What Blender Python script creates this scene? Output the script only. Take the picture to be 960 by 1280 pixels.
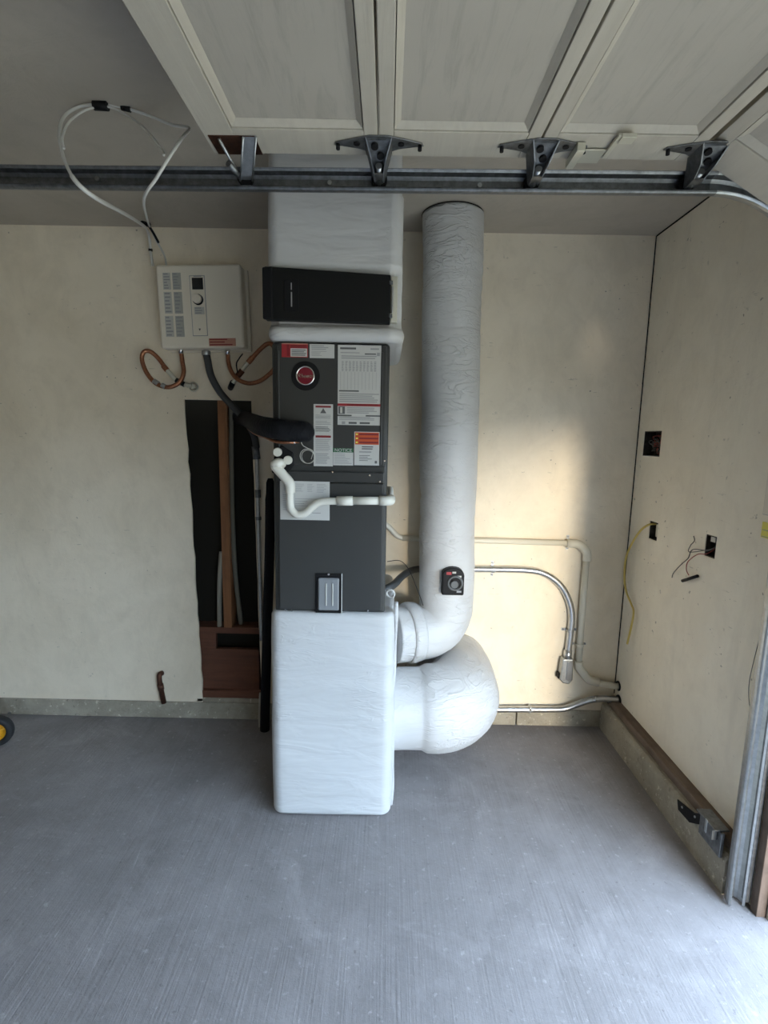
import bpy, bmesh, math, random
from math import pi, sin, cos, radians
from mathutils import Vector, Matrix, noise

random.seed(7)
for o in list(bpy.data.objects):
    bpy.data.objects.remove(o, do_unlink=True)
SC = bpy.context.scene
COL = SC.collection

# ------------------------------------------------------------------ camera
CAM_H = 1.4975
FPX = 626.0
PITCH, YAW, ROLL = 0.14762, -0.00433, 0.01906
_F = Vector((sin(YAW), cos(YAW), 0)); _R = Vector((cos(YAW), -sin(YAW), 0)); _U = Vector((0, 0, 1))
CF = _F*cos(PITCH) - _U*sin(PITCH)
_U2 = _U*cos(PITCH) + _F*sin(PITCH)
CR = _R*cos(ROLL) + _U2*sin(ROLL)
CU = _U2*cos(ROLL) - _R*sin(ROLL)
cd = bpy.data.cameras.new('camera')
cam = bpy.data.objects.new('camera', cd)
COL.objects.link(cam)
cam.matrix_world = Matrix(((CR.x, CU.x, -CF.x, 0), (CR.y, CU.y, -CF.y, 0), (CR.z, CU.z, -CF.z, CAM_H), (0, 0, 0, 1)))
cd.sensor_fit = 'HORIZONTAL'
cd.sensor_width = 36.0
cd.lens = FPX/960*36.0
cd.clip_start = 0.02
SC.camera = cam

def ray(px, py):
    return CF + CR*((px-480)/FPX) + CU*((640-py)/FPX)
def on_y(px, py, y):
    d = ray(px, py); t = y/d.y
    return Vector((0, 0, CAM_H)) + d*t
def on_x(px, py, x):
    d = ray(px, py); t = x/d.x
    return Vector((0, 0, CAM_H)) + d*t
def on_z(px, py, z):
    d = ray(px, py); t = (z-CAM_H)/d.z
    return Vector((0, 0, CAM_H)) + d*t

# ------------------------------------------------------------------ world, sun, exposure
W = bpy.data.worlds.new('sky')
SC.world = W
W.use_nodes = True
bg = W.node_tree.nodes['Background']
bg.inputs['Color'].default_value = (0.58, 0.77, 1.0, 1)
bg.inputs['Strength'].default_value = 5.0

sd = bpy.data.lights.new('sun', 'SUN')
sd.energy = 0.95
sd.angle = radians(9)
sd.color = (1.0, 0.85, 0.62)
sun = bpy.data.objects.new('sun', sd)
COL.objects.link(sun)
SUN_DIR = Vector((-0.20, 1.0, -0.08))
sun.rotation_euler = SUN_DIR.to_track_quat('-Z', 'Y').to_euler()
sun.location = (3, -6, 5)

pd = bpy.data.lights.new('doorway_portal', 'AREA')
pd.shape = 'RECTANGLE'; pd.size = 4.7; pd.size_y = 2.05
pd.cycles.is_portal = True
portal = bpy.data.objects.new('doorway_portal', pd)
COL.objects.link(portal)
portal.location = (1.36, -1.0, 1.03)
portal.rotation_euler = Vector((-1, 0, 0)).to_track_quat('-Z', 'Z').to_euler()

vs = SC.view_settings
vs.view_transform = 'Standard'
vs.look = 'None'
vs.gamma = 1.0
vs.use_curve_mapping = False
vs.exposure = 1.5

# ------------------------------------------------------------------ dimensions
H = 2.44            # ceiling
D = 2.4775          # long wall
XR = 1.2207         # wall beside the garage opening
XC = 1.151          # kerb face below it
XL = -4.2
YB = -3.6           # far side behind the camera
OPY0, OPY1, OPZ = -3.35, 1.405, 2.08

# ------------------------------------------------------------------ materials
def mat(name, col, rough=0.6, metal=0.0, spec=0.5):
    m = bpy.data.materials.new(name); m.use_nodes = True
    b = m.node_tree.nodes['Principled BSDF']
    b.inputs['Base Color'].default_value = (*col, 1)
    b.inputs['Roughness'].default_value = rough
    b.inputs['Metallic'].default_value = metal
    b.inputs['Specular IOR Level'].default_value = spec
    return m

class NT:
    """tiny node helper"""
    def __init__(s, m):
        s.t = m.node_tree; s.b = s.t.nodes['Principled BSDF']
        s.geo = s.t.nodes.new('ShaderNodeNewGeometry')
    def n(s, t, **kw):
        x = s.t.nodes.new(t)
        for k, v in kw.items(): setattr(x, k, v)
        return x
    def l(s, a, b): s.t.links.new(a, b)
    def pos(s, sc=(1, 1, 1), rot=(0, 0, 0)):
        mp = s.n('ShaderNodeMapping'); mp.inputs['Scale'].default_value = sc; mp.inputs['Rotation'].default_value = rot
        s.l(s.geo.outputs['Position'], mp.inputs['Vector']); return mp.outputs['Vector']
    def noise(s, v, scale, detail=4, rough=0.55, dist=0.0):
        x = s.n('ShaderNodeTexNoise')
        x.inputs['Scale'].default_value = scale; x.inputs['Detail'].default_value = detail
        x.inputs['Roughness'].default_value = rough; x.inputs['Distortion'].default_value = dist
        s.l(v, x.inputs['Vector']); return x.outputs['Fac']
    def ramp(s, f, a, b, ca=(0, 0, 0, 1), cb=(1, 1, 1, 1)):
        x = s.n('ShaderNodeValToRGB'); e = x.color_ramp.elements
        e[0].position = a; e[1].position = b; e[0].color = ca; e[1].color = cb
        s.l(f, x.inputs['Fac']); return x.outputs['Color']
    def mix(s, f, a, b, mode='MIX'):
        x = s.n('ShaderNodeMix', data_type='RGBA', blend_type=mode)
        for v, i in ((f, 0), (a, 6), (b, 7)):
            if isinstance(v, (int, float)): x.inputs[i].default_value = v
            elif isinstance(v, tuple): x.inputs[i].default_value = (*v[:3], 1)
            else: s.l(v, x.inputs[i])
        return x.outputs[2]
    def math(s, op, a, b=0.0):
        x = s.n('ShaderNodeMath', operation=op)
        for v, i in ((a, 0), (b, 1)):
            if isinstance(v, (int, float)): x.inputs[i].default_value = v
            else: s.l(v, x.inputs[i])
        return x.outputs[0]
    def bump(s, h, strength=0.3, dist=0.01, prev=None):
        x = s.n('ShaderNodeBump'); x.inputs['Strength'].default_value = strength; x.inputs['Distance'].default_value = dist
        s.l(h, x.inputs['Height'])
        if prev is not None: s.l(prev, x.inputs['Normal'])
        s.l(x.outputs['Normal'], s.b.inputs['Normal']); return x.outputs['Normal']
    def col(s, c): s.l(c, s.b.inputs['Base Color'])

def plaster(name, base, stain, speck=True, amount=0.55, streak=0.0):
    m = mat(name, base, 0.6); t = NT(m)
    big = t.ramp(t.noise(t.pos((1, 1, .9)), 1.5, 6, .62, .9), .40, .66)
    c = t.mix(t.math('MULTIPLY', big, amount), base, stain)
    mid = t.ramp(t.noise(t.pos((1.3, 1.3, 1)), 5.5, 6, .7, .5), .45, .72)
    c = t.mix(t.math('MULTIPLY', mid, .32), c, tuple(x*.80 for x in stain))
    pale = t.ramp(t.noise(t.pos((1, 1, .6), (.4, .2, .3)), 3.1, 5, .6, 1.2), .56, .72)
    c = t.mix(t.math('MULTIPLY', pale, .30), c, tuple(min(.95, x*1.10) for x in base))
    if streak:
        st = t.ramp(t.noise(t.pos((7, 7, .8)), 1.6, 5, .65, .4), .55, .80)
        c = t.mix(t.math('MULTIPLY', st, streak), c, tuple(x*.74 for x in stain))
    if speck:
        gate = t.ramp(t.noise(t.pos((1, 1, 1)), 2.7, 3), .44, .60)
        sp = t.ramp(t.noise(t.pos(), 48, 2, .5), .715, .76)
        c = t.mix(t.math('MULTIPLY', t.math('MULTIPLY', sp, gate), .75), c, (.10, .085, .07))
        sp2 = t.ramp(t.noise(t.pos((1, 1, 1), (.7, .3, .2)), 24, 3, .6), .70, .76)
        c = t.mix(t.math('MULTIPLY', sp2, .30), c, (.30, .26, .20))
        sc = t.ramp(t.noise(t.pos((5, 5, 34), (0.2, .35, .1)), 3.0, 3), .69, .73)
        c = t.mix(t.math('MULTIPLY', t.math('MULTIPLY', sc, gate), .40), c, (.26, .23, .18))
    t.col(c)
    n1 = t.bump(t.noise(t.pos((1, 1, .8)), 6, 6, .62, .5), .35, .014)
    t.bump(t.noise(t.pos(), 130, 3), .10, .002, n1)
    return m

M = {}
M['wall'] = plaster('painted_drywall', (.86, .765, .61), (.70, .605, .455))
M['wall_r'] = plaster('stained_drywall', (.90, .83, .69), (.80, .725, .59), amount=.7, streak=.3)
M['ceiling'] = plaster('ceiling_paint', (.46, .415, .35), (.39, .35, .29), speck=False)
M['room'] = plaster('room_paint', (.42, .33, .23), (.36, .28, .19), speck=False)

def concrete(name, c1, c2, broom=True, crack=None, dirt=.35):
    m = mat(name, c1, .8, spec=.3); t = NT(m)
    kk = 1.0 if broom else 1.8
    big = t.ramp(t.noise(t.pos(), 1.1, 7, .68, .8), .34, .68)
    c = t.mix(big, c1, c2)
    mid = t.ramp(t.noise(t.pos(), 6.5, 7, .72, .4), .40, .70)
    c = t.mix(t.math('MULTIPLY', mid, dirt), c, tuple(x*.62 for x in c2))
    lt = t.ramp(t.noise(t.pos((1, 1, 1), (.3, .2, .8)), 4.3, 6, .7, .8), .54, .72)
    c = t.mix(t.math('MULTIPLY', lt, .40), c, tuple(min(1, x*1.35) for x in c1))
    sp = t.ramp(t.noise(t.pos(), 42, 3, .6), .62, .72)
    c = t.mix(t.math('MULTIPLY', sp, .40*kk), c, tuple(min(1, x*1.6) for x in c1))
    pit = t.ramp(t.noise(t.pos((1, 1, 1), (0, 0, .6)), 58, 3, .6), .64, .72)
    c = t.mix(t.math('MULTIPLY', pit, .38*kk), c, tuple(x*.42 for x in c2))
    dk = t.ramp(t.noise(t.pos((1, 1, 1)), 8, 4, .55), .715, .78)
    c = t.mix(t.math('MULTIPLY', dk, .65), c, (.075, .065, .06))
    if crack:
        p0, p1 = crack
        d = Vector((p1.x-p0.x, p1.y-p0.y)).normalized()
        sep = t.n('ShaderNodeSeparateXYZ'); t.l(t.geo.outputs['Position'], sep.inputs[0])
        k = -( -d.y*p0.x + d.x*p0.y)
        v = t.math('ADD', t.math('ADD', t.math('MULTIPLY', sep.outputs[0], -d.y), t.math('MULTIPLY', sep.outputs[1], d.x)), k)
        v = t.math('ADD', v, t.math('MULTIPLY', t.math('SUBTRACT', t.noise(t.pos(), 6, 4), .5), .022))
        v = t.math('ABSOLUTE', v)
        ln = t.ramp(v, .0, .0022, (1, 1, 1, 1), (0, 0, 0, 1))
        ln = t.math('MULTIPLY', ln, t.ramp(t.noise(t.pos(), 4, 3), .42, .6))
        c = t.mix(t.math('MULTIPLY', ln, .5), c, tuple(x*1.4 for x in c1))
    if broom:
        br = t.noise(t.pos((150, 2.6, 1), (0, 0, .03)), 1.0, 3, .6)
        brm = t.ramp(br, .40, .66)
        amt = t.math('MULTIPLY', t.ramp(t.noise(t.pos(), 2.2, 3), .35, .65), .32)
        c = t.mix(t.math('MULTIPLY', brm, amt), c, tuple(x*.55 for x in c2))
        t.col(c)
        n1 = t.bump(br, .42, .0035)
        t.bump(t.noise(t.pos(), 55, 5, .72), .35, .005, n1)
    else:
        t.col(c)
        t.bump(t.noise(t.pos(), 40, 6, .75), .8, .008)
    return m
M['floor'] = concrete('broomed_concrete', (.325, .303, .305), (.235, .218, .216), crack=(on_z(215, 965, 0), on_z(100, 1250, 0)))
M['kerb'] = concrete('kerb_concrete', (.46, .42, .34), (.30, .27, .21), broom=False, dirt=.6)
M['stucco'] = plaster('added_wall_stucco', (.42, .36, .27), (.34, .29, .22), speck=False)  # for the unseen outside wall added to hold back low sky light
M['drive'] = concrete('driveway_concrete', (.44, .36, .25), (.38, .30, .21))  # tan, so the added driveway bounces warm light

def wood(name, c1, c2, ax='z', rough=.7, dirt=.3):
    m = mat(name, c1, rough); t = NT(m)
    s = {'z': (40, 40, 2), 'y': (40, 2, 40), 'x': (2, 40, 40)}[ax]
    g = t.ramp(t.noise(t.pos(s), 1.0, 6, .65, .8), .3, .7)
    c = t.mix(g, c1, c2)
    d = t.ramp(t.noise(t.pos(), 12, 4, .6), .5, .75)
    c = t.mix(t.math('MULTIPLY', d, dirt), c, tuple(x*.35 for x in c2))
    t.col(c); t.bump(g, .25, .003)
    return m
M['stud'] = wood('old_fir_stud', (.30, .13, .05), (.19, .08, .033))
M['redwood'] = wood('redwood_block', (.15, .055, .027), (.095, .035, .018), 'x')
M['sill'] = wood('weathered_sill', (.20, .145, .105), (.115, .08, .058), 'y', dirt=.6)
M['jamb'] = wood('door_jamb_wood', (.17, .115, .085), (.10, .07, .052), 'z', dirt=.6)
M['door_paint'] = wood('aged_door_paint', (.52, .48, .40), (.46, .42, .35), 'y', .55, .12)
def door_panel_mat():
    m = mat('aged_door_panel_paint', (.6, .58, .52), .55); t = NT(m)
    st = t.ramp(t.noise(t.pos((14, 1.6, 14)), 2.6, 6, .7, .6), .5, .76)
    c = t.mix(t.math('MULTIPLY', st, .55), (.45, .415, .355), (.26, .24, .20))
    b = t.ramp(t.noise(t.pos(), 3.5, 4), .4, .7)
    c = t.mix(t.math('MULTIPLY', b, .35), c, (.35, .32, .27))
    t.col(c); t.bump(t.noise(t.pos((14, 1.6, 14)), 2.6, 5), .15, .004)
    return m
M['door_panel'] = door_panel_mat()

def wrap_mat(name, cov, k1, k2):
    m = mat(name, (.55, .55, .545), .42, spec=.4); t = NT(m)
    def creases(sc, rot, scale, dist, w):
        a = t.noise(t.pos(sc, rot), scale, 2, .5, dist)
        return t.ramp(t.math('ABSOLUTE', t.math('SUBTRACT', a, .5)), .0, w, (1, 1, 1, 1), (0, 0, 0, 1))
    g1 = t.ramp(t.noise(t.pos(), 4.2, 2), cov, cov+.16)
    g2 = t.ramp(t.noise(t.pos((1, 1, 1), (1, .4, .2)), 3.4, 2), cov+.03, cov+.17)
    h1 = t.math('MULTIPLY', creases((1, 1, 3.2), (.25, .2, 0), 7, 1.2, .05), g1)
    h2 = t.math('MULTIPLY', creases((1, 1, 2.4), (-.5, .5, .3), 13, 1.0, .06), g2)
    n1 = t.bump(h1, k1, .006)
    n2 = t.bump(h2, k2, .004, n1)
    t.bump(t.noise(t.pos((1, 1, 3.5)), 4, 3, .5, .6), .32, .03, n2)
    t.col(t.mix(t.math('MULTIPLY', t.ramp(t.noise(t.pos(), 4, 4), .4, .75), .25), (.56, .56, .555), (.47, .465, .45)))
    return m
M['wrap'] = wrap_mat('white_duct_wrap', .52, .22, .08)
M['wrap_duct'] = wrap_mat('crinkled_duct_wrap', .40, .48, .36)

def metal_mat(name, c1, c2, rough, scale=60):
    m = mat(name, c1, rough, 1.0); t = NT(m)
    f = t.ramp(t.noise(t.pos(), scale, 4, .65), .35, .7)
    t.col(t.mix(f, c1, c2))
    r = t.n('ShaderNodeMapRange'); r.inputs[3].default_value = rough*.8; r.inputs[4].default_value = min(1, rough*1.4)
    t.l(t.noise(t.pos(), scale*.6, 4), r.inputs[0]); t.l(r.outputs[0], t.b.inputs['Roughness'])
    return m
M['galv'] = metal_mat('galvanised_steel', (.52, .54, .55), (.40, .42, .43), .38)
M['galv_dark'] = metal_mat('tarnished_steel', (.26, .27, .28), (.16, .165, .17), .45)
M['emt'] = metal_mat('conduit_steel', (.62, .63, .64), (.5, .51, .52), .28, 30)
M['chrome'] = metal_mat('chrome', (.8, .8, .8), (.7, .7, .7), .12)
M['copper'] = metal_mat('copper', (.46, .22, .13), (.28, .12, .07), .4, 160)
M['copper_old'] = metal_mat('tarnished_copper', (.16, .075, .05), (.09, .05, .04), .5, 60)
M['cream_steel'] = mat('cream_steel', (.62, .60, .50), .4, .4)

def cabinet_mat():
    m = mat('charcoal_cabinet_steel', (.038, .038, .036), .42, spec=.4); t = NT(m)
    f = t.ramp(t.noise(t.pos(), 3, 4), .35, .75)
    t.col(t.mix(t.math('MULTIPLY', f, .5), (.035, .0355, .034), (.045, .045, .042)))
    t.bump(t.noise(t.pos(), 400, 2), .05, .0006)
    return m
M['cab'] = cabinet_mat()
M['black'] = mat('black_plastic', (.008, .008, .009), .5, spec=.2)
M['black_gloss'] = mat('black_gloss_plastic', (.0085, .009, .009), .42, spec=.22)
M['foam'] = mat('black_foam', (.006, .0065, .009), .7, spec=.2)
t_ = NT(M['foam']); t_.bump(t_.noise(t_.pos((3, 1, 1)), 28, 4, .6, .8), .7, .008)
M['rubber'] = mat('tyre_rubber', (.012, .012, .013), .75)
M['grey_pl'] = mat('grey_plastic', (.10, .105, .105), .5)
M['dark_cable'] = mat('dark_grey_conduit', (.045, .048, .05), .5)
M['pvc'] = mat('white_pvc', (.72, .70, .62), .32)
M['pvc_old'] = mat('painted_pvc', (.66, .62, .51), .4)
M['white_cable'] = mat('white_cable_jacket', (.66, .655, .62), .45)
M['yellow_cable'] = mat('yellow_cable_jacket', (.62, .47, .12), .45)
M['heater'] = mat('heater_enamel', (.80, .735, .61), .42)
M['paper'] = mat('label_paper', (.52, .515, .49), .55)
M['paper_grey'] = mat('label_grey', (.40, .40, .36), .55)
M['paper_pale'] = mat('label_pale', (.52, .51, .46), .55)
M['ink'] = mat('ink', (.10, .10, .10), .6)
M['ink_grey'] = mat('ink_grey', (.30, .30, .30), .6)
M['red'] = mat('label_red', (.32, .02, .026), .5)
M['darkred'] = mat('label_dark_red', (.20, .012, .016), .5)
M['orange'] = mat('label_orange', (.50, .075, .015), .5)
M['pink'] = mat('label_pale_red', (.50, .24, .17), .5)
M['yellow'] = mat('label_yellow', (.78, .70, .12), .5)
M['green'] = mat('label_green', (.02, .11, .045), .5)
M['logo_red'] = mat('logo_red', (.17, .008, .02), .3)
M['screen'] = mat('display_glass', (.015, .016, .017), .15)
M['hub'] = mat('yellow_hub', (.62, .30, .01), .45)
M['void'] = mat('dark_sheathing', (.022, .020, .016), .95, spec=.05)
M['clear'] = mat('smoked_window', (.22, .23, .24), .25)
M['brick_dark'] = mat('wall_cavity_paper', (.05, .045, .038), .9)
M['galv_box'] = metal_mat('box_steel', (.12, .11, .10), (.06, .055, .05), .5)
M['redwire'] = mat('red_wire', (.32, .06, .05), .5)
M['wire_grey'] = mat('grey_wire', (.10, .095, .09), .5)

# ------------------------------------------------------------------ mesh helpers
class MB:
    def __init__(s): s.v = []; s.f = []; s.mi = []; s.sm = []
    def add(s, vs_, fs, mi=0, sm=False):
        k = len(s.v); s.v += [Vector(a) for a in vs_]
        for f in fs: s.f.append([k+i for i in f]); s.mi.append(mi); s.sm.append(sm)
        return s
    def box(s, x0, x1, y0, y1, z0, z1, mi=0):
        return s.add([(x0, y0, z0), (x1, y0, z0), (x1, y1, z0), (x0, y1, z0), (x0, y0, z1), (x1, y0, z1), (x1, y1, z1), (x0, y1, z1)],
                     [(3, 2, 1, 0), (4, 5, 6, 7), (0, 1, 5, 4), (1, 2, 6, 5), (2, 3, 7, 6), (3, 0, 4, 7)], mi)
    def prism(s, poly, fn, a, b, mi=0):
        """poly 2D points, fn(u,v,w)->xyz, extruded w from a to b"""
        n = len(poly)
        vs_ = [fn(u, v, a) for u, v in poly] + [fn(u, v, b) for u, v in poly]
        fs = [list(range(n))[::-1], [n+i for i in range(n)]] + [(i, (i+1) % n, n+(i+1) % n, n+i) for i in range(n)]
        return s.add(vs_, fs, mi)
    def tube(s, path, r, n=12, mi=0, cap=True, closed=False, fr=None):
        path = [Vector(q) for q in path]; m = len(path)
        rs = r if isinstance(r, (list, tuple)) else [r]*m
        tang = []
        for i in range(m):
            a = path[max(i-1, 0)]; b = path[min(i+1, m-1)]
            d = (b-a)
            tang.append(d.normalized() if d.length > 1e-9 else Vector((0, 0, 1)))
        t0 = tang[0]; up = Vector((0, 0, 1)) if abs(t0.z) < .9 else Vector((1, 0, 0))
        nrm = (up - t0*up.dot(t0)).normalized()
        vs_ = []
        for i in range(m):
            if i:
                q = tang[i-1].rotation_difference(tang[i]); nrm = (q @ nrm); nrm = (nrm - tang[i]*nrm.dot(tang[i])).normalized()
            bn = tang[i].cross(nrm)
            for j in range(n):
                a = 2*pi*j/n
                rr = rs[i]
                pnt = path[i] + (nrm*cos(a)+bn*sin(a))*rr
                if fr: pnt = fr(pnt, path[i])
                vs_.append(pnt)
        fs = []
        for i in range(m-1):
            for j in range(n):
                fs.append((i*n+j, i*n+(j+1) % n, (i+1)*n+(j+1) % n, (i+1)*n+j))
        s.add(vs_, fs, mi, True)
        if cap:
            k = len(s.v)-len(vs_)
            s.f.append([k+j for j in range(n)][::-1]); s.mi.append(mi); s.sm.append(False)
            s.f.append([k+(m-1)*n+j for j in range(n)]); s.mi.append(mi); s.sm.append(False)
        return s
    def cyl(s, a, b, r, n=16, mi=0, r2=None):
        a = Vector(a); b = Vector(b)
        return s.tube([a, b], [r, r if r2 is None else r2], n, mi)
    def ball(s, c, r, n=10, mi=0):
        c = Vector(c); vs_ = []; fs = []
        for i in range(n+1):
            th = pi*i/n
            for j in range(n*2):
                a = pi*j/n
                vs_.append(c + Vector((sin(th)*cos(a), sin(th)*sin(a), cos(th)))*r)
        w = n*2
        for i in range(n):
            for j in range(w):
                fs.append((i*w+j, (i+1)*w+j, (i+1)*w+(j+1) % w, i*w+(j+1) % w))
        return s.add(vs_, fs, mi, True)
    def ring(s, c, ax, R, r, n=32, k=8, mi=0):
        c = Vector(c); ax = Vector(ax).normalized()
        u = ax.orthogonal().normalized(); w = ax.cross(u)
        vs_ = []; fs = []
        for i in range(n):
            a = 2*pi*i/n; e = u*cos(a)+w*sin(a)
            for j in range(k):
                b = 2*pi*j/k
                vs_.append(c+e*(R+r*cos(b))+ax*r*sin(b))
        for i in range(n):
            for j in range(k):
                fs.append((i*k+j, ((i+1) % n)*k+j, ((i+1) % n)*k+(j+1) % k, i*k+(j+1) % k))
        return s.add(vs_, fs, mi, True)
    def build(s, name, mats, parent=None, bevel=0, seg=2, sub=None, fix=True):
        me = bpy.data.meshes.new(name)
        off = parent_world(parent) if parent else Vector()
        me.from_pydata([tuple(v-off) for v in s.v], [], s.f)
        if not isinstance(mats, (list, tuple)): mats = [mats]
        for x in mats: me.materials.append(M[x] if isinstance(x, str) else x)
        me.polygons.foreach_set('material_index', s.mi)
        me.polygons.foreach_set('use_smooth', s.sm)
        if fix:
            bm = bmesh.new(); bm.from_mesh(me)
            bmesh.ops.recalc_face_normals(bm, faces=bm.faces); bm.to_mesh(me); bm.free()
        o = bpy.data.objects.new(name, me); COL.objects.link(o)
        if parent: o.parent = parent
        if bevel:
            b = o.modifiers.new('bevel', 'BEVEL'); b.width = bevel; b.segments = seg; b.limit_method = 'ANGLE'; b.angle_limit = radians(40)
            b.harden_normals = False
        return o

def parent_world(o):
    v = Vector()
    while o: v = v + o.location; o = o.parent
    return v

def tag(o, label=None, cat=None, group=None, kind=None):
    if label: o['label'] = label
    if cat: o['category'] = cat
    if group: o['group'] = group
    if kind: o['kind'] = kind
    return o
def thing(name, loc, label, cat, group=None):
    o = bpy.data.objects.new(name, None); COL.objects.link(o)
    o.location = loc; o.empty_display_size = .1
    return tag(o, label, cat, group)
def struct(o): o['kind'] = 'structure'; return o

def spline(pts, per=10):
    """Catmull-Rom through pts"""
    pts = [Vector(q) for q in pts]; out = []
    n = len(pts)
    for i in range(n-1):
        p0 = pts[max(i-1, 0)]; p1 = pts[i]; p2 = pts[i+1]; p3 = pts[min(i+2, n-1)]
        for k in range(per):
            t = k/per
            out.append(.5*((2*p1)+(p2-p0)*t+(2*p0-5*p1+4*p2-p3)*t*t+(3*p1-p0-3*p2+p3)*t**3))
    out.append(pts[-1]); return out
def rounded(pts, r, per=6):
    """polyline with filleted corners"""
    pts = [Vector(q) for q in pts]; out = [pts[0]]
    for i in range(1, len(pts)-1):
        a, b, c = pts[i-1], pts[i], pts[i+1]
        d1 = (a-b); d2 = (c-b)
        rr = min(r, d1.length*.49, d2.length*.49)
        p1 = b+d1.normalized()*rr; p2 = b+d2.normalized()*rr
        for k in range(per+1):
            t = k/per
            out.append((1-t)**2*p1+2*t*(1-t)*b+t*t*p2)
    out.append(pts[-1]); return out
def dense(path, step):
    path = [Vector(q) for q in path]; out = [path[0]]
    for a, b in zip(path, path[1:]):
        L = (b-a).length; n = max(1, int(L/step))
        for k in range(1, n+1): out.append(a.lerp(b, k/n))
    return out

def text_mesh(body, size):
    cu = bpy.data.curves.new('lettering', 'FONT'); cu.body = body; cu.size = size
    cu.align_x = 'CENTER'; cu.align_y = 'CENTER'; cu.extrude = .0003
    to = bpy.data.objects.new('lettering', cu); COL.objects.link(to)
    dg = bpy.context.evaluated_depsgraph_get(); dg.update()
    me = bpy.data.meshes.new_from_object(to.evaluated_get(dg))
    bpy.data.objects.remove(to, do_unlink=True); bpy.data.curves.remove(cu)
    return me
def lettering(name, body, size, loc, m, parent, roll=0.0, sx=1.0, shear=0.0):
    me = text_mesh(body, size); me.name = name
    # text lies in XY facing +Z -> stand it up facing -Y
    R = Matrix.Rotation(roll, 4, 'Y') @ Matrix.Rotation(pi/2, 4, 'X')
    S = Matrix.Scale(sx, 4, (1, 0, 0))
    if shear: S = Matrix(((1, shear, 0, 0), (0, 1, 0, 0), (0, 0, 1, 0), (0, 0, 0, 1))) @ S
    me.transform(R @ S)
    me.materials.clear(); me.materials.append(M[m])
    o = bpy.data.objects.new(name, me); COL.objects.link(o)
    o.parent = parent; o.location = Vector(loc)-parent_world(parent)
    return o

# ================================================================== STRUCTURE
# floor, and an assumed driveway added to bounce light indoors
struct(MB().box(XL-.1, 1.36, YB-.1, D+.14, -.12, 0).build('floor', 'floor'))
o = MB().box(1.36, 30, -25, 25, -.14, -.015).build('driveway', 'drive'); struct(o)
o['label'] = 'assumed pale concrete driveway outside the garage opening, added for its bounce light'
struct(MB().box(9.0, 9.3, -25, 25, -.1, 1.7).box(8.95, 9.35, -25, 25, 1.7, 1.8).build('added_wall_outside', 'stucco'))  # unseen wall, added to block the low sky from the upper walls
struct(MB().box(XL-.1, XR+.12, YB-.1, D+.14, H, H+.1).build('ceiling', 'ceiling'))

# back wall with a ragged hole cut in the drywall
fxz = lambda u, v, w: Vector((u, w, v))
zt = 1.662; zb = .088
edge = []
for i in range(27):
    k = i/26
    edge.append((-.952-.040*k + random.uniform(-.004, .004), zb+(zt-zb)*k))
left_poly = [(XL, zb)] + edge + [(XL, zt)]
edge2 = []
for i in range(22):
    k = i/21
    edge2.append((-.640-.026*k + random.uniform(-.002, .002), zb+(zt-zb)*k))
right_poly = [(XR+.12, zb), (XR+.12, zt)] + edge2[::-1]
top_poly = [(XL, zt), (XR+.12, zt), (XR+.12, H), (XL, H)]
w = MB()
for pl in (left_poly, right_poly, top_poly): w.prism(pl, fxz, D, D+.014)
wall_back = struct(w.build('wall_back', 'wall'))
# wall cavity behind the hole
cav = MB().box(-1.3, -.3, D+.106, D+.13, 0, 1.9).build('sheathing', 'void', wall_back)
MB().box(-.835, -.795, D+.016, D+.105, .50, 1.9).build('stud', 'stud', wall_back)
MB().box(-1.16, -1.12, D+.016, D+.105, .10, 1.9).build('stud', 'stud', wall_back)
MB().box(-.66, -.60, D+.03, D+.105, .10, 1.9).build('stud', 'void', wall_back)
b = MB().box(-1.12, -.60, D+.016, D+.105, .468, .50).build('block_shelf', 'redwood', wall_back)
blk = MB().box(-1.12, -.60, D+.03, D+.06, .15, .375)
blk.box(-1.12, -.885, D+.03, D+.06, .375, .468)
blk.build('fire_block', 'redwood', wall_back, .003)
MB().box(-1.12, -.60, D+.004, D+.105, .112, .15).build('sole_plate', 'redwood', wall_back, .004)

# concrete kerb under the back wall: two lengths with a joint
kb = MB(); kb.box(XL, .708, D-.010, D+.14, 0, zb+.002)
kb2 = MB(); kb2.box(.714, XC+.05, D-.010, D+.14, 0, zb+.002)
k1 = struct(kb.build('baseboard_back', 'kerb', None, .004))
kb2.build('kerb_length', 'kerb', k1, .004)
MB().box(-.99, -.60, D+.0, D+.14, zb, .114).build('mortar_bed', 'kerb', k1, .006)

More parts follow.
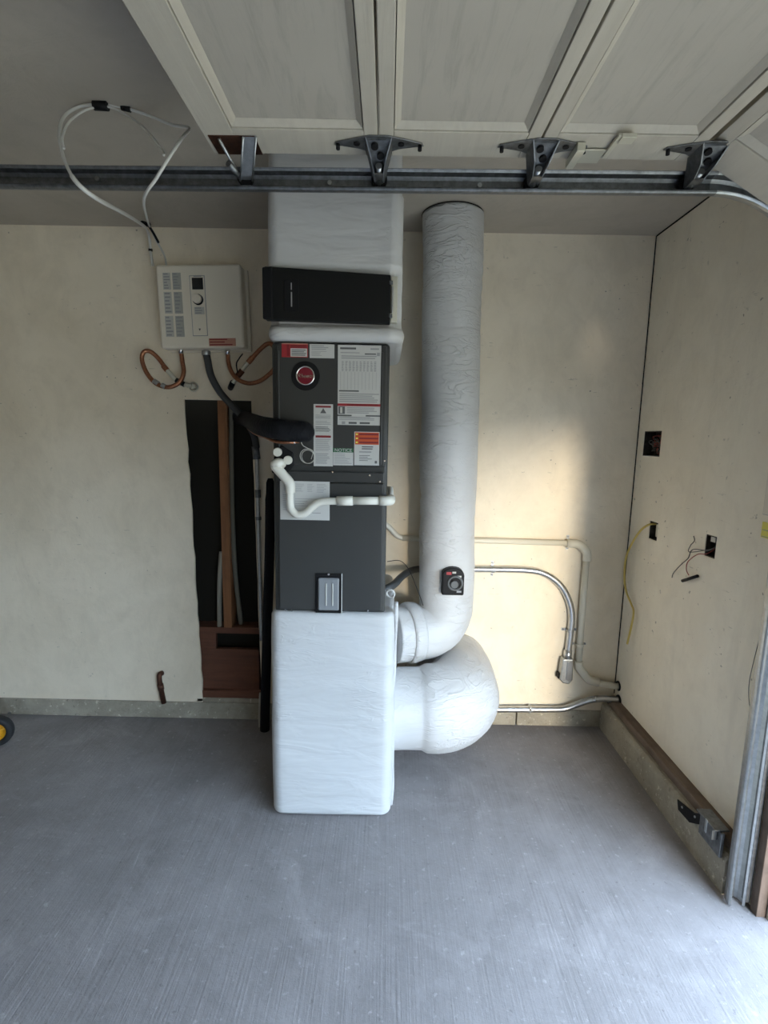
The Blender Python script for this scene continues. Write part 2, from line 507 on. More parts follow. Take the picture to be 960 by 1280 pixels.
# right wall with openings for the electrical boxes
def wall_with_holes(y0, y1, z0, z1, holes, x, th):
    ys = sorted({y0, y1, *[h[0] for h in holes], *[h[1] for h in holes]})
    zs = sorted({z0, z1, *[h[2] for h in holes], *[h[3] for h in holes]})
    m = MB()
    for a, b_ in zip(ys, ys[1:]):
        for c, d in zip(zs, zs[1:]):
            cy, cz = (a+b_)/2, (c+d)/2
            if any(h[0] < cy < h[1] and h[2] < cz < h[3] for h in holes): continue
            m.add([(x, a, c), (x, b_, c), (x, b_, d), (x, a, d)], [(0, 1, 2, 3)])
            m.add([(x+th, a, c), (x+th, b_, c), (x+th, b_, d), (x+th, a, d)], [(3, 2, 1, 0)])
    for (a, b_, c, d) in holes:
        for q in (((a, c), (b_, c)), ((b_, c), (b_, d)), ((b_, d), (a, d)), ((a, d), (a, c))):
            (p, r), (s_, t) = q
            m.add([(x, p, r), (x, s_, t), (x+.014, s_, t), (x+.014, p, r)], [(0, 1, 2, 3)])
    for q in ((( y0, z0), (y1, z0)), ((y1, z0), (y1, z1)), ((y1, z1), (y0, z1)), ((y0, z1), (y0, z0))):
        (p, r), (s_, t) = q
        m.add([(x, p, r), (x, s_, t), (x+th, s_, t), (x+th, p, r)], [(0, 1, 2, 3)])
    return m
HOLES = [(2.268, 2.420, 1.434, 1.551), (2.222, 2.293, 1.058, 1.141), (1.820, 1.883, 1.074, 1.158)]
SILZ = .180
wr = wall_with_holes(OPY1+.03, D+.014, SILZ, H, HOLES, XR, .12)
wr.box(XR+.001, XR+.12, OPY1+.03, 1.484, 0, SILZ)
wr.box(XR, XR+.12, OPY0, OPY1+.03, OPZ+.03, H)          # header above the garage opening
wr.box(XR, XR+.12, YB, OPY0, 0, H)
struct(wr.build('wall_right', 'wall_r', fix=False))
kr = MB(); vs_ = []; NK = 70; fs = []
for i in range(NK+1):
    y = 1.484+(D-.010-1.484)*i/NK
    j1 = noise.noise(Vector((y*14, 0, 0)))*.005+noise.noise(Vector((y*45, 3, 0)))*.003
    j2 = noise.noise(Vector((y*11, 5, 0)))*.004+noise.noise(Vector((y*50, 9, 0)))*.003
    vs_ += [(XC, y, -.01), (XC+j2*.5, y, .05), (XC+j1*.6, y, .118+j2), (XC+.004+abs(j2), y, .134+j1), (XC+.014+abs(j1), y, .1415), (XR+.14, y, .142), (XR+.14, y, -.01)]
for i in range(NK):
    for k in range(6): fs.append((i*7+k, i*7+k+1, (i+1)*7+k+1, (i+1)*7+k))
fs += [list(range(7)), [NK*7+k for k in range(7)][::-1]]
kr.add(vs_, fs)
struct(kr.build('baseboard_right', 'kerb'))
struct(MB().box(XC+.026, XR+.10, 1.486, D-.012, .143, SILZ-.001).build('trim_1', 'sill', None, .003))
struct(MB().box(XL-.1, XL, YB-.1, D+.14, 0, H).build('wall_left', 'room'))
struct(MB().box(XL, XR+.12, YB-.1, YB, 0, H).build('wall_front', 'room'))
# jamb, stop and head of the garage opening
struct(MB().box(XR-.010, XR+.135, OPY1, OPY1+.03, 0, OPZ).build('trim_2', 'jamb', None, .002))
struct(MB().box(XR+.020, XR+.034, OPY1-.016, OPY1-.001, 0, OPZ).build('trim_3', 'cream_steel', None, .003))
struct(MB().box(XR-.004, XR+.13, OPY0, OPY1, OPZ, OPZ+.03).build('trim_4', 'jamb', None, .002))
struct(MB().box(XR-.004, XR+.13, OPY0-.03, OPY0, 0, OPZ).build('trim_5', 'jamb', None, .002))
# thin dark strips in the corner and along the ceiling
struct(MB().box(XR-.004, XR-.0005, D-.004, D-.0005, .19, H-.002).build('trim_6', 'void'))
struct(MB().box(XR-.004, XR-.0005, OPY1+.06, D-.006, H-.005, H-.0005).build('trim_7', 'void'))

# ================================================================== OVERHEAD DOOR
DZ = 2.222            # underside of the open door
DY1 = 1.425           # its side edge
DYF = -3.32
JX = [-.468, -.036, .360, .765]
gd = thing('garage_door', (JX[0], DY1, DZ), 'old cream painted sectional wooden garage door rolled open overhead', 'garage door')

def section(name, L, xf, first=False, last=False):
    """one door section of length L along local u, mapped to the world by xf(u, y, depth-below-face)"""
    sec = bpy.data.objects.new(name, None); COL.objects.link(sec); sec.parent = gd
    g = .0025
    rail0 = .078 if first else .036
    rail1 = .036
    T = .036
    def bx(u0, u1, y0, y1, d0, d1, nm, m, bev=.002):
        mb = MB()
        c = [(u0, y0), (u1, y0), (u1, y1), (u0, y1)]
        vs_ = [xf(u, y, d0) for u, y in c]+[xf(u, y, d1) for u, y in c]
        mb.add(vs_, [(0, 1, 2, 3), (4, 7, 6, 5), (0, 4, 5, 1), (1, 5, 6, 2), (2, 6, 7, 3), (3, 7, 4, 0)])
        return mb.build(nm, m, sec, bev)
    SW = .105
    bx(g, rail0, DYF, DY1, 0, T, 'rail', 'door_paint')
    bx(L-rail1, L-g, DYF, DY1, 0, T, 'rail', 'door_paint')
    # stiles along the length and the recessed panels between them
    ys = [DY1-SW]
    n = 4; pw = (DY1-SW-(DYF+SW)-.06*(n-1))/n
    bx(rail0, L-rail1, DY1-SW, DY1, .0006, T, 'stile', 'door_paint')
    bx(rail0, L-rail1, DYF, DYF+SW, .0006, T, 'stile', 'door_paint')
    y = DY1-SW
    for k in range(n):
        ya, yb_ = y-pw, y
        bx(rail0, L-rail1, ya, yb_, .016, .026, 'panel', 'door_panel', 0)
        # sloped sticking round the panel
        mb = MB(); s = .017; e = .0022
        o4 = [(rail0+e, ya+e), (L-rail1-e, ya+e), (L-rail1-e, yb_-e), (rail0+e, yb_-e)]
        i4 = [(rail0+s, ya+s), (L-rail1-s, ya+s), (L-rail1-s, yb_-s), (rail0+s, yb_-s)]
        vs_ = [xf(u, v, .004) for u, v in o4]+[xf(u, v, .0155) for u, v in i4]+[xf(u, v, .0155) for u, v in o4]
        mb.add(vs_, [(i, (i+1) % 4, 4+(i+1) % 4, 4+i) for i in range(4)]+[(4+i, 4+(i+1) % 4, 8+(i+1) % 4, 8+i) for i in range(4)]+[(8+i, 8+(i+1) % 4, (i+1) % 4, i) for i in range(4)])
        mb.build('moulding', 'door_paint', sec)
        y = ya
        if k < n-1:
            bx(rail0, L-rail1, y-.06, y, .0003, T, 'stile', 'door_paint')
            y -= .06
    return sec
for i in range(3):
    x0 = JX[i]; L = JX[i+1]-x0
    section('door_section', L, (lambda x0: lambda u, y, d: Vector((x0+u, y, DZ+d)))(x0), first=(i == 0))
TA = radians(30)
def tilt(u, y, d):
    return Vector((JX[3]+.018+cos(TA)*u+sin(TA)*d, y, DZ+.012-sin(TA)*u+cos(TA)*d))
section('door_section', .405, tilt)
T5 = radians(72); P5 = tilt(.405, 0, 0)
section('door_section', .42, lambda u, y, d: Vector((P5.x+cos(T5)*u+sin(T5)*d, y, P5.z-sin(T5)*u+cos(T5)*d)))  # unseen fifth section, assumed and added to keep daylight off the upper walls

ROLL_Y = 1.462; TRZ = 2.180
def hinge(x, name='hinge'):
    """winged roller hinge at a section joint"""
    h = MB()
    hz = DZ-.0035
    wing = [(-.022, 1.332), (-.062, 1.345), (-.108, 1.362), (-.112, 1.374), (-.09, 1.378), (-.05, 1.388), (-.026, 1.402), (.026, 1.402), (.05, 1.388), (.09, 1.378), (.112, 1.374), (.108, 1.362), (.062, 1.345), (.022, 1.332)]
    h.prism(wing, lambda u, v, w_: Vector((x+u, v, w_)), hz, hz+.003)
    p = h.build('hinge_plate', 'galv_dark', gd, .001)
    # folded sides that drop to the roller sleeve
    b_ = MB()
    for s in (-1, 1):
        prof = [(1.338, hz), (1.404, hz), (1.448, TRZ-.012), (1.436, TRZ-.016), (1.40, TRZ-.013), (1.365, TRZ+.004)]
        vs_ = []
        for off in (0, .003):
            for (yy, zz) in prof:
                k = (hz-zz)/(hz-TRZ+.012)
                xx = s*(.030*(1-k)+.011*k+off)
                vs_.append((x+xx, yy, zz))
        n = len(prof)
        b_.add(vs_, [list(range(n)), [n+i for i in range(n)][::-1]]+[(i, (i+1) % n, n+(i+1) % n, n+i) for i in range(n)])
    b_.prism([(-.012, 1.40), (.012, 1.40), (.010, 1.45), (-.010, 1.45)], lambda u, v, w_: Vector((x+u, v, TRZ-.014+w_)), 0, .003)
    b_.add([(x-.029, 1.344, hz-.003), (x+.029, 1.344, hz-.003), (x+.011, 1.440, TRZ-.006), (x-.011, 1.440, TRZ-.006), (x-.029, 1.344, hz), (x+.029, 1.344, hz), (x+.011, 1.440, TRZ-.003), (x-.011, 1.440, TRZ-.003)],
           [(0, 1, 2, 3), (4, 5, 6, 7), (0, 1, 5, 4), (1, 2, 6, 5), (2, 3, 7, 6), (3, 0, 4, 7)])
    b_.build('roller_bracket', 'galv_dark', gd)
    MB().cyl((x, 1.392, TRZ+.002), (x, 1.449, TRZ-.010), .0085, 14).build('roller_sleeve', 'galv', p)
    for (dx_, yy, zz) in ((-.010, 1.357, hz-.012), (.004, 1.380, hz-.022)):
        MB().cyl((x+dx_, yy, zz+.008), (x+dx_, yy-.003, zz-.002), .009, 12).build('rivet', 'black', p)
    for s in (-1, 1):
        MB().cyl((x+s*.102, 1.369, hz), (x+s*.102, 1.369, hz-.012), .005, 8).build('bolt', 'black', p)
        MB().cyl((x+s*.055, 1.363, hz), (x+s*.055, 1.363, hz-.003), .008, 8).build('bolt', 'black', p)
    r_ = MB().cyl((x, ROLL_Y-.007, TRZ), (x, ROLL_Y+.007, TRZ), .021, 20)
    r_.cyl((x, 1.44, TRZ), (x, ROLL_Y-.007, TRZ), .0045, 8)
    r_.build('roller', 'black', gd)
for x in (JX[1], JX[2]+.012): hinge(x)
hinge(JX[3]+.02)
# top corner bracket in a rusted notch
tx = -.400
MB().box(tx-.055, tx+.060, 1.345, DY1+.001, DZ-.002, DZ+.0).build('rusted_notch', 'copper_old', gd)
tb = MB()
tb.tube([(tx-.03, 1.352, DZ-.004), (tx-.005, 1.44, TRZ-.006)], .004, 8)
tbp = tb.build('bracket_arm', 'galv', gd)
ch = MB()
a0 = Vector((tx+.048, 1.345, DZ-.004)); a1 = Vector((tx+.010, 1.446, TRZ-.014))
for off, wdt in ((Vector((-.016, 0, 0)), .0025), (Vector((.016, 0, 0)), .0025)):
    ch.tube([a0+off, a1+off], wdt, 8)
nn = Vector((0, 0, 1))
ch.add([a0+Vector((-.016, 0, .003)), a0+Vector((.016, 0, .003)), a1+Vector((.016, 0, .003)), a1+Vector((-.016, 0, .003)),
        a0+Vector((-.016, 0, .006)), a0+Vector((.016, 0, .006)), a1+Vector((.016, 0, .006)), a1+Vector((-.016, 0, .006))],
       [(0, 1, 2, 3), (4, 5, 6, 7), (0, 1, 5, 4), (1, 2, 6, 5), (2, 3, 7, 6), (3, 0, 4, 7)])
ch.build('bracket_channel', 'galv', gd)
MB().cyl((tx-.022, 1.40, TRZ+.006), (tx-.004, 1.449, TRZ-.004), .0085, 12).build('roller_sleeve', 'galv_dark', gd)
MB().cyl((tx+.004, ROLL_Y-.007, TRZ), (tx+.004, ROLL_Y+.007, TRZ), .021, 20).build('roller', 'black', gd)
# latch strap near the third joint
lb = MB()
lx = .470
lb.box(lx-.002, lx+.062, 1.372, 1.432, DZ-.006, DZ-.002)
lb.box(lx+.062, lx+.074, 1.305, 1.40, DZ-.010, DZ-.003)
lb.box(lx+.070, lx+.104, 1.302, 1.330, DZ-.014, DZ-.004)
lb.box(lx-.02, lx, 1.345, 1.43, DZ-.022, DZ-.002)
lb.build('latch_strap', 'cream_steel', gd, .001)

# ================================================================== DOOR TRACK
tr = thing('door_track', (1.175, 1.46, 0), 'galvanised steel roller track curving down from overhead to the floor beside the opening', 'track')
R_T = .315
cx, cz = 1.172-R_T, TRZ-R_T
def profile():
    # (u across the track, v along +Y), open towards -Y with rolled lips
    inner = [(.020, 1.441), (.0245, 1.438), (.0275, 1.442), (.0275, 1.452), (.022, 1.470), (.012, 1.476), (-.012, 1.476), (-.022, 1.470), (-.0275, 1.452), (-.0275, 1.442), (-.0245, 1.438), (-.020, 1.441)]
    return inner
PRF = profile()
def sweep(pts, name, m='galv'):
    """pts: list of (centre Vector, normal Vector) in the XZ plane; shell of the C profile"""
    mb = MB(); vs_ = []; n = len(PRF); th = .0022
    for c, nv in pts:
        for (u, v) in PRF: vs_.append(Vector((c.x+nv.x*u, v, c.z+nv.z*u)))
        for (u, v) in PRF:
            k = 1-th/abs(u) if abs(u) > .019 else 1
            vv = v - th if 1.46 < v else v
            if abs(u) > .019: uu = u*k
            else: uu = u
            vs_.append(Vector((c.x+nv.x*uu, vv, c.z+nv.z*uu)))
    w_ = 2*n; fs = []
    for i in range(len(pts)-1):
        for j in range(n-1):
            fs.append((i*w_+j, i*w_+j+1, (i+1)*w_+j+1, (i+1)*w_+j))
            fs.append((i*w_+n+j, (i+1)*w_+n+j, (i+1)*w_+n+j+1, i*w_+n+j+1))
        for j in (0, n-1):
            fs.append((i*w_+j, (i+1)*w_+j, (i+1)*w_+n+j, i*w_+n+j))
    for i in (0, len(pts)-1):
        for j in range(n-1): fs.append((i*w_+j, i*w_+j+1, i*w_+n+j+1, i*w_+n+j))
    mb.add(vs_, fs, 0, False)
    return mb.build(name, m, tr)
# the overhead run rises a little towards the curve, as it is hung in the photograph
hz0 = TRZ-.012
sweep([(Vector((-2.6, 0, hz0-.006)), Vector((0, 0, 1))), (Vector((-.9, 0, hz0)), Vector((0, 0, 1))), (Vector((cx, 0, TRZ)), Vector((0, 0, 1)))], 'overhead_rail', 'galv_dark')
arc = []
for i in range(19):
    a = pi/2-(pi/2)*i/18
    arc.append((Vector((cx+R_T*cos(a), 0, cz+R_T*sin(a))), Vector((cos(a), 0, sin(a)))))
sweep(arc, 'curved_rail')
sweep([(Vector((1.172, 0, cz)), Vector((1, 0, 0))), (Vector((1.172, 0, .004)), Vector((1, 0, 0)))], 'upright_rail')
# bolts and angle that carry the overhead rail
for x in (-1.35, -.80, -.17, .235):
    MB().cyl((x, 1.470, TRZ-.004), (x, 1.466, TRZ-.004), .006, 10).build('carriage_bolt', 'galv', tr)
MB().box(1.196, XR-.011, 1.436, 1.478, .02, 1.86).build('mounting_angle', 'galv_dark', tr, .001)
for z in (.05, .30, .62, 1.10, 1.6):
    MB().cyl((1.160, 1.4745, z), (1.160, 1.470, z), .005, 8).build('carriage_bolt', 'black', tr)
MB().box(-2.44, -2.40, 1.478, 1.482, 2.14, H).build('hanger_strap', 'galv_dark', tr)

# ================================================================== AIR HANDLER
FY = 1.800            # front of the cabinet
def fp(px, py, y=FY): return on_y(px, py, y)
CX0, CX1 = -.412, .002
CZ0, CZ1 = .838, 1.820
ah = thing('air_handler', ((CX0+CX1)/2, 2.08, CZ0), 'charcoal steel air handler cabinet covered in paper labels on a white wrapped plenum', 'air handler')
MB().box(CX0, CX1, FY+.012, 2.36, CZ0, CZ1).build('cabinet_body', 'cab', ah, .012, 4)
def panel(px0, py0, px1, py1, name):
    a = fp(px0, py0); b_ = fp(px1, py1)
    return MB().box(a.x, b_.x, FY, FY+.011, b_.z, a.z).build(name, 'cab', ah, .006, 3)
pu = panel(344, 430, 481, 584, 'access_panel')
pl_ = panel(347, 602, 477, 764, 'access_panel')
MB().box(CX0+.022, CX0+.030, FY-.004, FY+.004, 1.40, 1.79).build('panel_flange', 'cab', ah, .003)
MB().box(CX1-.030, CX1-.022, FY-.004, FY+.004, 1.40, 1.79).build('panel_flange', 'cab', ah, .003)
MB().box(CX0+.012, CX1-.012, FY+.002, FY+.011, 1.334, 1.372).build('centre_strip', 'cab', ah, .003)
for (px, py) in ((416, 590), (462, 594), (365, 763), (460, 763), (475, 602), (481, 576), (357, 762)):
    c = fp(px, py, FY+.002)
    MB().cyl((c.x, FY+.004, c.z), (c.x, FY-.003, c.z), .0035, 10).build('screw', 'chrome', ah)
    
def label(px0, py0, px1, py1, name, base, prints, face=FY, root=None, rot=0):
    """flat sticker; prints: (u0, v0, u1, v1, material) fractions from the top left"""
    root = root or ah
    a = on_y(px0, py0, face); b_ = on_y(px1, py1, face)
    x0, x1, z0, z1 = a.x, b_.x, b_.z, a.z
    lab = MB().box(x0, x1, face-.0012, face+.0002, z0, z1).build(name, base, root)
    groups = {}
    for (u0, v0, u1, v1, m) in prints: groups.setdefault(m, []).append((u0, v0, u1, v1))
    if prints:
        ms = list(groups); mb = MB()
        for i, m in enumerate(ms):
            e = .0004*(1+i*.6)
            for (u0, v0, u1, v1) in groups[m]:
                mb.box(x0+(x1-x0)*u0, x0+(x1-x0)*u1, face-.0012-e, face-.0010, z1-(z1-z0)*v1, z1-(z1-z0)*v0, i)
        mb.build('print', ms, lab)
    return lab, (x0, x1, z0, z1)
def lines(u0, u1, v0, v1, n, m='ink_grey', fill=.5, rag=.3):
    out = []; dv = (v1-v0)/n
    for i in range(n):
        e = u1-(u1-u0)*random.random()*rag
        out.append((u0, v0+i*dv, e, v0+i*dv+dv*fill, m))
    return out
# red warning sticker, top left
label(352, 429, 385, 447, 'warning_sticker', 'red', [(.0, .0, 1, .06, 'pink'), (.34, .10, .94, .32, 'darkred'), (.2, .08, .3, .92, 'darkred'), (.34, .36, .97, .95, 'paper')]+lines(.38, .94, .45, .93, 4, 'ink', .5, .15))
# pale data sticker
label(387, 430, 418, 448, 'data_sticker', 'paper', lines(.08, .8, .1, .45, 3, 'ink_grey', .5, .4)+lines(.08, .7, .5, .9, 4, 'ink_grey', .35, .6))
# large rating chart
pr = lines(.05, .55, .03, .07, 1, 'ink', .6)+[(.75, .035, .95, .055, 'ink_grey'), (.06, .09, .5, .10, 'ink_grey'), (.62, .10, .88, .115, 'ink'), (.90, .09, .97, .13, 'ink_grey')]
pr += lines(.08, .92, .13, .18, 2, 'ink_grey', .5, .1)
for k in range(10):
    u = .09+k*.083
    pr += lines(u, u+.055, .20, .33, 7, 'ink_grey', .55, .35)
for k in range(11): pr.append((.06+k*.083, .33, .066+k*.083, .55, 'ink_grey'))
pr += lines(.03, .55, .56, .585, 1, 'ink', .7)+lines(.04, .97, .60, .72, 5, 'ink_grey', .5, .2)
pr += [(.0, .728, 1, .76, 'red'), (.22, .732, .96, .752, 'darkred'), (.02, .765, .17, .86, 'ink'), (.06, .775, .11, .85, 'paper_pale')]
pr += lines(.22, .95, .775, .86, 4, 'ink_grey', .5, .35)
pr += [(.0, .87, .33, .888, 'ink'), (.66, .87, 1, .888, 'ink')]+lines(.04, .95, .895, .945, 3, 'ink_grey', .5, .2)
pr += [(.1, .955, .18, .99, 'ink_grey'), (.26, .96, .45, .985, 'ink'), (.52, .96, .76, .985, 'ink')]
label(422.5, 431, 475, 532, 'rating_chart', 'paper', pr)
# tall instruction label with two red bars and a triangle
lab, (x0, x1, z0, z1) = label(392, 505, 416, 583, 'instruction_label', 'paper', [(.1, .025, .9, .055, 'darkred'), (.1, .50, .9, .535, 'darkred')]+lines(.1, .9, .17, .24, 4, 'ink_grey', .4, .1)+lines(.1, .9, .27, .34, 3, 'ink_grey', .4, .3)+lines(.1, .9, .36, .45, 4, 'ink', .4, .2)+lines(.1, .9, .56, .76, 9, 'ink_grey', .4, .2)+lines(.1, .9, .79, .97, 7, 'ink_grey', .5, .3))
xm = (x0+x1)/2; zz = z1-(z1-z0)*.145; 
MB().prism([(-.011, 0), (.011, 0), (0, .018)], lambda u, v, w_: Vector((xm+u, w_, zz+v)), FY-.0019, FY-.0008).build('hazard_triangle', 'ink', lab)
# notice label (green header)
lab, (x0, x1, z0, z1) = label(416.5, 560, 441.5, 582, 'notice_label', 'paper', [(0, 0, 1, .24, 'green')]+lines(.06, .94, .32, .95, 7, 'ink_grey', .35, .5))
lettering('notice_lettering', 'NOTICE', .0155, ((x0+x1)/2, FY-.0026, z1-(z1-z0)*.125), 'paper', lab, sx=1.1)
# orange danger label
label(443, 539.5, 474, 582, 'danger_label', 'paper', [(.03, .02, .97, .38, 'orange')]+[(.06, .055+k*.12, .14, .10+k*.12, 'yellow') for k in range(3)]+[(.19, .05+k*.12, .95, .10+k*.12, 'darkred') for k in range(3)]+lines(.3, .75, .43, .55, 2, 'ink', .5, .2)+lines(.2, .72, .58, .66, 1, 'ink_grey', .5)+lines(.2, .85, .70, .9, 4, 'ink', .3, .5)+[(.82, .86, .91, .94, 'ink')])
# paper sheet behind the trap
lab, _ = label(350, 601, 412, 650.5, 'wiring_sheet', 'paper', [], FY-.0005)
pr = []
label(351, 602, 411, 649, 'wiring_print', 'paper', lines(.06, .25, .05, .25, 5, 'ink_grey', .3, .4)+lines(.30, .50, .05, .28, 6, 'ink_grey', .3, .4)+lines(.55, .70, .05, .28, 7, 'ink_grey', .3, .4)+lines(.75, .97, .05, .3, 6, 'ink_grey', .3, .4)+lines(.04, .2, .35, .8, 9, 'ink_grey', .25, .6)+lines(.3, .9, .45, .7, 4, 'ink_grey', .2, .7)+lines(.65, .85, .83, .85, 1, 'ink', .5), FY-.0012)
# round badge: black dish, chrome ring, red disc with script
c = fp(382, 470)
bd = MB().cyl((c.x, FY+.002, c.z), (c.x, FY-.003, c.z), .050, 40).build('badge', 'black', ah, .0015)
MB().cyl((c.x, FY-.002, c.z), (c.x, FY-.008, c.z), .0295, 36, r2=.0285).build('badge_disc', 'logo_red', bd)
MB().ring((c.x, FY-.007, c.z), (0, 1, 0), .0305, .0028, 40, 8).build('badge_ring', 'chrome', bd)
lettering('badge_lettering', 'Rheem', .0205, (c.x+.001, FY-.0088, c.z-.001), 'chrome', bd, sx=.95, shear=.25)
# filter window with clear pocket
a = fp(394.5, 716.5); b_ = fp(426.5, 766)
sg = MB().box(a.x, b_.x, FY-.006, FY+.004, b_.z, a.z).build('window_frame', 'black', ah, .002)
a2 = fp(398, 721); b2 = fp(424, 762)
MB().box(a2.x, b2.x, FY-.016, FY-.004, b2.z, a2.z).build('window_pocket', 'clear', ah, .008, 4)
wm = (a2.x+b2.x)/2
MB().box(wm-.010, wm-.006, FY-.019, FY-.014, b2.z+.02, a2.z-.02).box(wm+.014, wm+.018, FY-.019, FY-.014, b2.z+.02, a2.z-.02).build('pocket_rib', 'paper_pale', ah, .001)
MB().cyl((wm, FY, a.z-.001), (wm, FY-.010, a.z-.001), .004, 10).build('screw', 'chrome', ah)
MB().box(b_.x+.001, b_.x+.0035, FY-.010, FY-.002, b_.z, a.z+.002).build('pocket_seam', 'paper', ah)
# drain port plate and capped ports
def port(px, py, r=.0155):
    c = fp(px, py); MB().cyl((c.x, FY+.002, c.z), (c.x, FY-.022, c.z), r, 20).build('drain_cap', 'pvc', ah, .002)
pc = [fp(343, 572), fp(340, 590), fp(352, 598), fp(368, 582), fp(367, 566), fp(352, 556)]
cen = sum(pc, Vector())/len(pc)
pcs = sorted([(q.x, q.z) for q in pc], key=lambda q: math.atan2(q[1]-cen.z, q[0]-cen.x))
MB().prism(pcs, fxz, FY-.010, FY+.002).build('drain_plate', 'black', ah, .004)
port(348, 565); port(361, 575)
# small coil of wire and service port beside the lines
w_ = MB()
c = fp(385, 570)
for k in range(2):
    w_.ring((c.x+.003*k, FY-.014-.004*k, c.z-.002*k), (.2*k, 1, .15), .026-.002*k, .0012, 32, 6)
w_.tube(spline([fp(374, 545, FY-.03), fp(378, 556, FY-.03), fp(384, 560, FY-.02), fp(391, 564, FY-.02), fp(389, 574, FY-.02)], 8), .0012, 6)
w_.build('thermostat_wire', 'paper_pale', ah)

# refrigerant lines: black foam sleeve, bare copper
rl = thing('refrigerant_line', tuple(on_z(331, 915, 0)), 'black foam sleeved refrigerant line looping from the cabinet front down to the floor', 'pipe')
p0 = fp(381, 540, FY+.004)
path = spline([p0, fp(378, 540, FY-.035), fp(363, 539, FY-.046), fp(345, 536, FY-.035), fp(328, 533, FY+.05), fp(318, 529, 2.05), on_y(310, 525, 2.36), on_y(300, 522, D+.06)], 10)
MB().tube(path, [.036]*(len(path)), 18).build('foam_sleeve', 'foam', rl)
pth = spline([on_y(338, 598, 2.39), on_y(337, 686, 2.38), on_y(333, 824, 2.355), on_z(331, 912, 0.004)], 10)
MB().tube(pth, [.012]+[.020]*3+[.024]*(len(pth)-4), 16).build('foam_sleeve', 'foam', rl)
MB().tube(spline([fp(374, 552, FY-.01), fp(362, 553, FY-.03), fp(345, 552, FY-.02), fp(330, 546, FY+.06), fp(317, 541, 2.05), fp(305, 530, 2.35)], 10), .0055, 10).build('liquid_line', 'copper', rl)
MB().cyl(fp(374, 552, FY+.002), fp(366, 553, FY-.026), .007, 10).build('flare_nut', 'chrome', rl)
MB().tube(spline([on_y(325, 866, 2.38), on_y(324, 888, 2.37), on_y(324, 909, 2.36)], 6), .004, 8).build('signal_wire', 'paper_pale', rl)

# ================================================================== WRAPPED PLENUMS
def rrect(x0, x1, y0, y1, r, n=7, seg=16):
    pts = []
    cs = [(x1-r, y0+r, -pi/2), (x1-r, y1-r, 0), (x0+r, y1-r, pi/2), (x0+r, y0+r, pi)]
    for i, (cx_, cy_, a0) in enumerate(cs):
        for k in range(n+1):
            a = a0+pi/2*k/n
            pts.append((cx_+r*cos(a), cy_+r*sin(a), cos(a), sin(a)))
        nx = cs[(i+1) % 4]; a1 = nx[2]
        q0 = pts[-1]; q1 = (nx[0]+r*cos(a1), nx[1]+r*sin(a1))
        for k in range(1, seg):
            t = k/seg
            pts.append((q0[0]+(q1[0]-q0[0])*t, q0[1]+(q1[1]-q0[1])*t, q0[2], q0[3]))
    return pts
def wrapped_box(x0, x1, y0, y1, z0, z1, r, rb, rt, nz, amp, seed, shape=None):
    """soft insulated box; rb/rt are the rounding of the bottom and top edges"""
    base = rrect(x0, x1, y0, y1, r); n = len(base)
    cxx, cyy = (x0+x1)/2, (y0+y1)/2
    zs = []
    for k in range(5): a = pi/2*k/5; zs.append((z0+rb*(1-sin(a)), rb*(1-cos(pi/2-a)) if False else rb*(1-sin(pi/2*(k/5))*0-cos(0))+rb*(1-cos(pi/2-a))*0+rb*(1-math.sqrt(max(0, 1-(1-sin(a))**2)))))
    zs = []
    for k in range(6):
        a = pi/2*k/6; zs.append((z0+rb*(1-cos(a)), rb*(1-sin(a))))
    for k in range(nz+1): zs.append((z0+rb+(z1-rt-z0-rb)*k/nz, 0))
    for k in range(1, 7):
        a = pi/2*k/6; zs.append((z1-rt+rt*sin(a), rt*(1-cos(a))))
    mb = MB(); vs_ = []
    for (z, ins) in zs:
        for (x, y, nx, ny) in base:
            q = Vector((x, y, z))
            d = noise.noise(q*3.1+Vector((seed, 0, 0)))*amp + noise.noise(Vector((q.x*5, q.y*5, q.z*16))+Vector((0, seed, 0)))*amp*.35*max(0, noise.noise(q*2.3+Vector((seed, 5, 1)))+.25)
            d += .006*sin(pi*(z-z0)/(z1-z0))
            if shape: d += shape(x, y, z)
            vs_.append((x+nx*(d-ins), y+ny*(d-ins), z))
    fs = []
    for i in range(len(zs)-1):
        for j in range(n):
            fs.append((i*n+j, i*n+(j+1) % n, (i+1)*n+(j+1) % n, (i+1)*n+j))
    mb.add(vs_, fs, 0, True)
    mb.f.append(list(range(n))[::-1]); mb.mi.append(0); mb.sm.append(False)
    mb.f.append([(len(zs)-1)*n+j for j in range(n)]); mb.mi.append(0); mb.sm.append(False)
    return mb
lp = thing('insulated_plenum', (-.19, 2.07, 0), 'white wrapped return plenum box standing on the floor below the cabinet', 'plenum')
wrapped_box(-.428, .040, 1.790, 2.365, 0.004, .846, .040, .022, .020, 70, .007, 1.0).build('insulation_wrap', 'wrap', lp)
# loose overlapped seam of the wrap down the right edge, and the torn strip at the foot
sm_ = MB()
pathx = []
for k in range(40):
    t = k/39; pathx.append((.043+.004*sin(9*t), 1.838+.006*sin(17*t+1), .02+.86*t))
sm_.tube(pathx, [.0065+.002*sin(21*k/39) for k in range(40)], 10)
sm_.build('wrap_seam', 'wrap', lp)
rg = MB().ring(on_y(488, 742, 1.9), (.3, 1, .2), .016, .0045, 20, 8); rg.build('tie_loop', 'paper', lp)

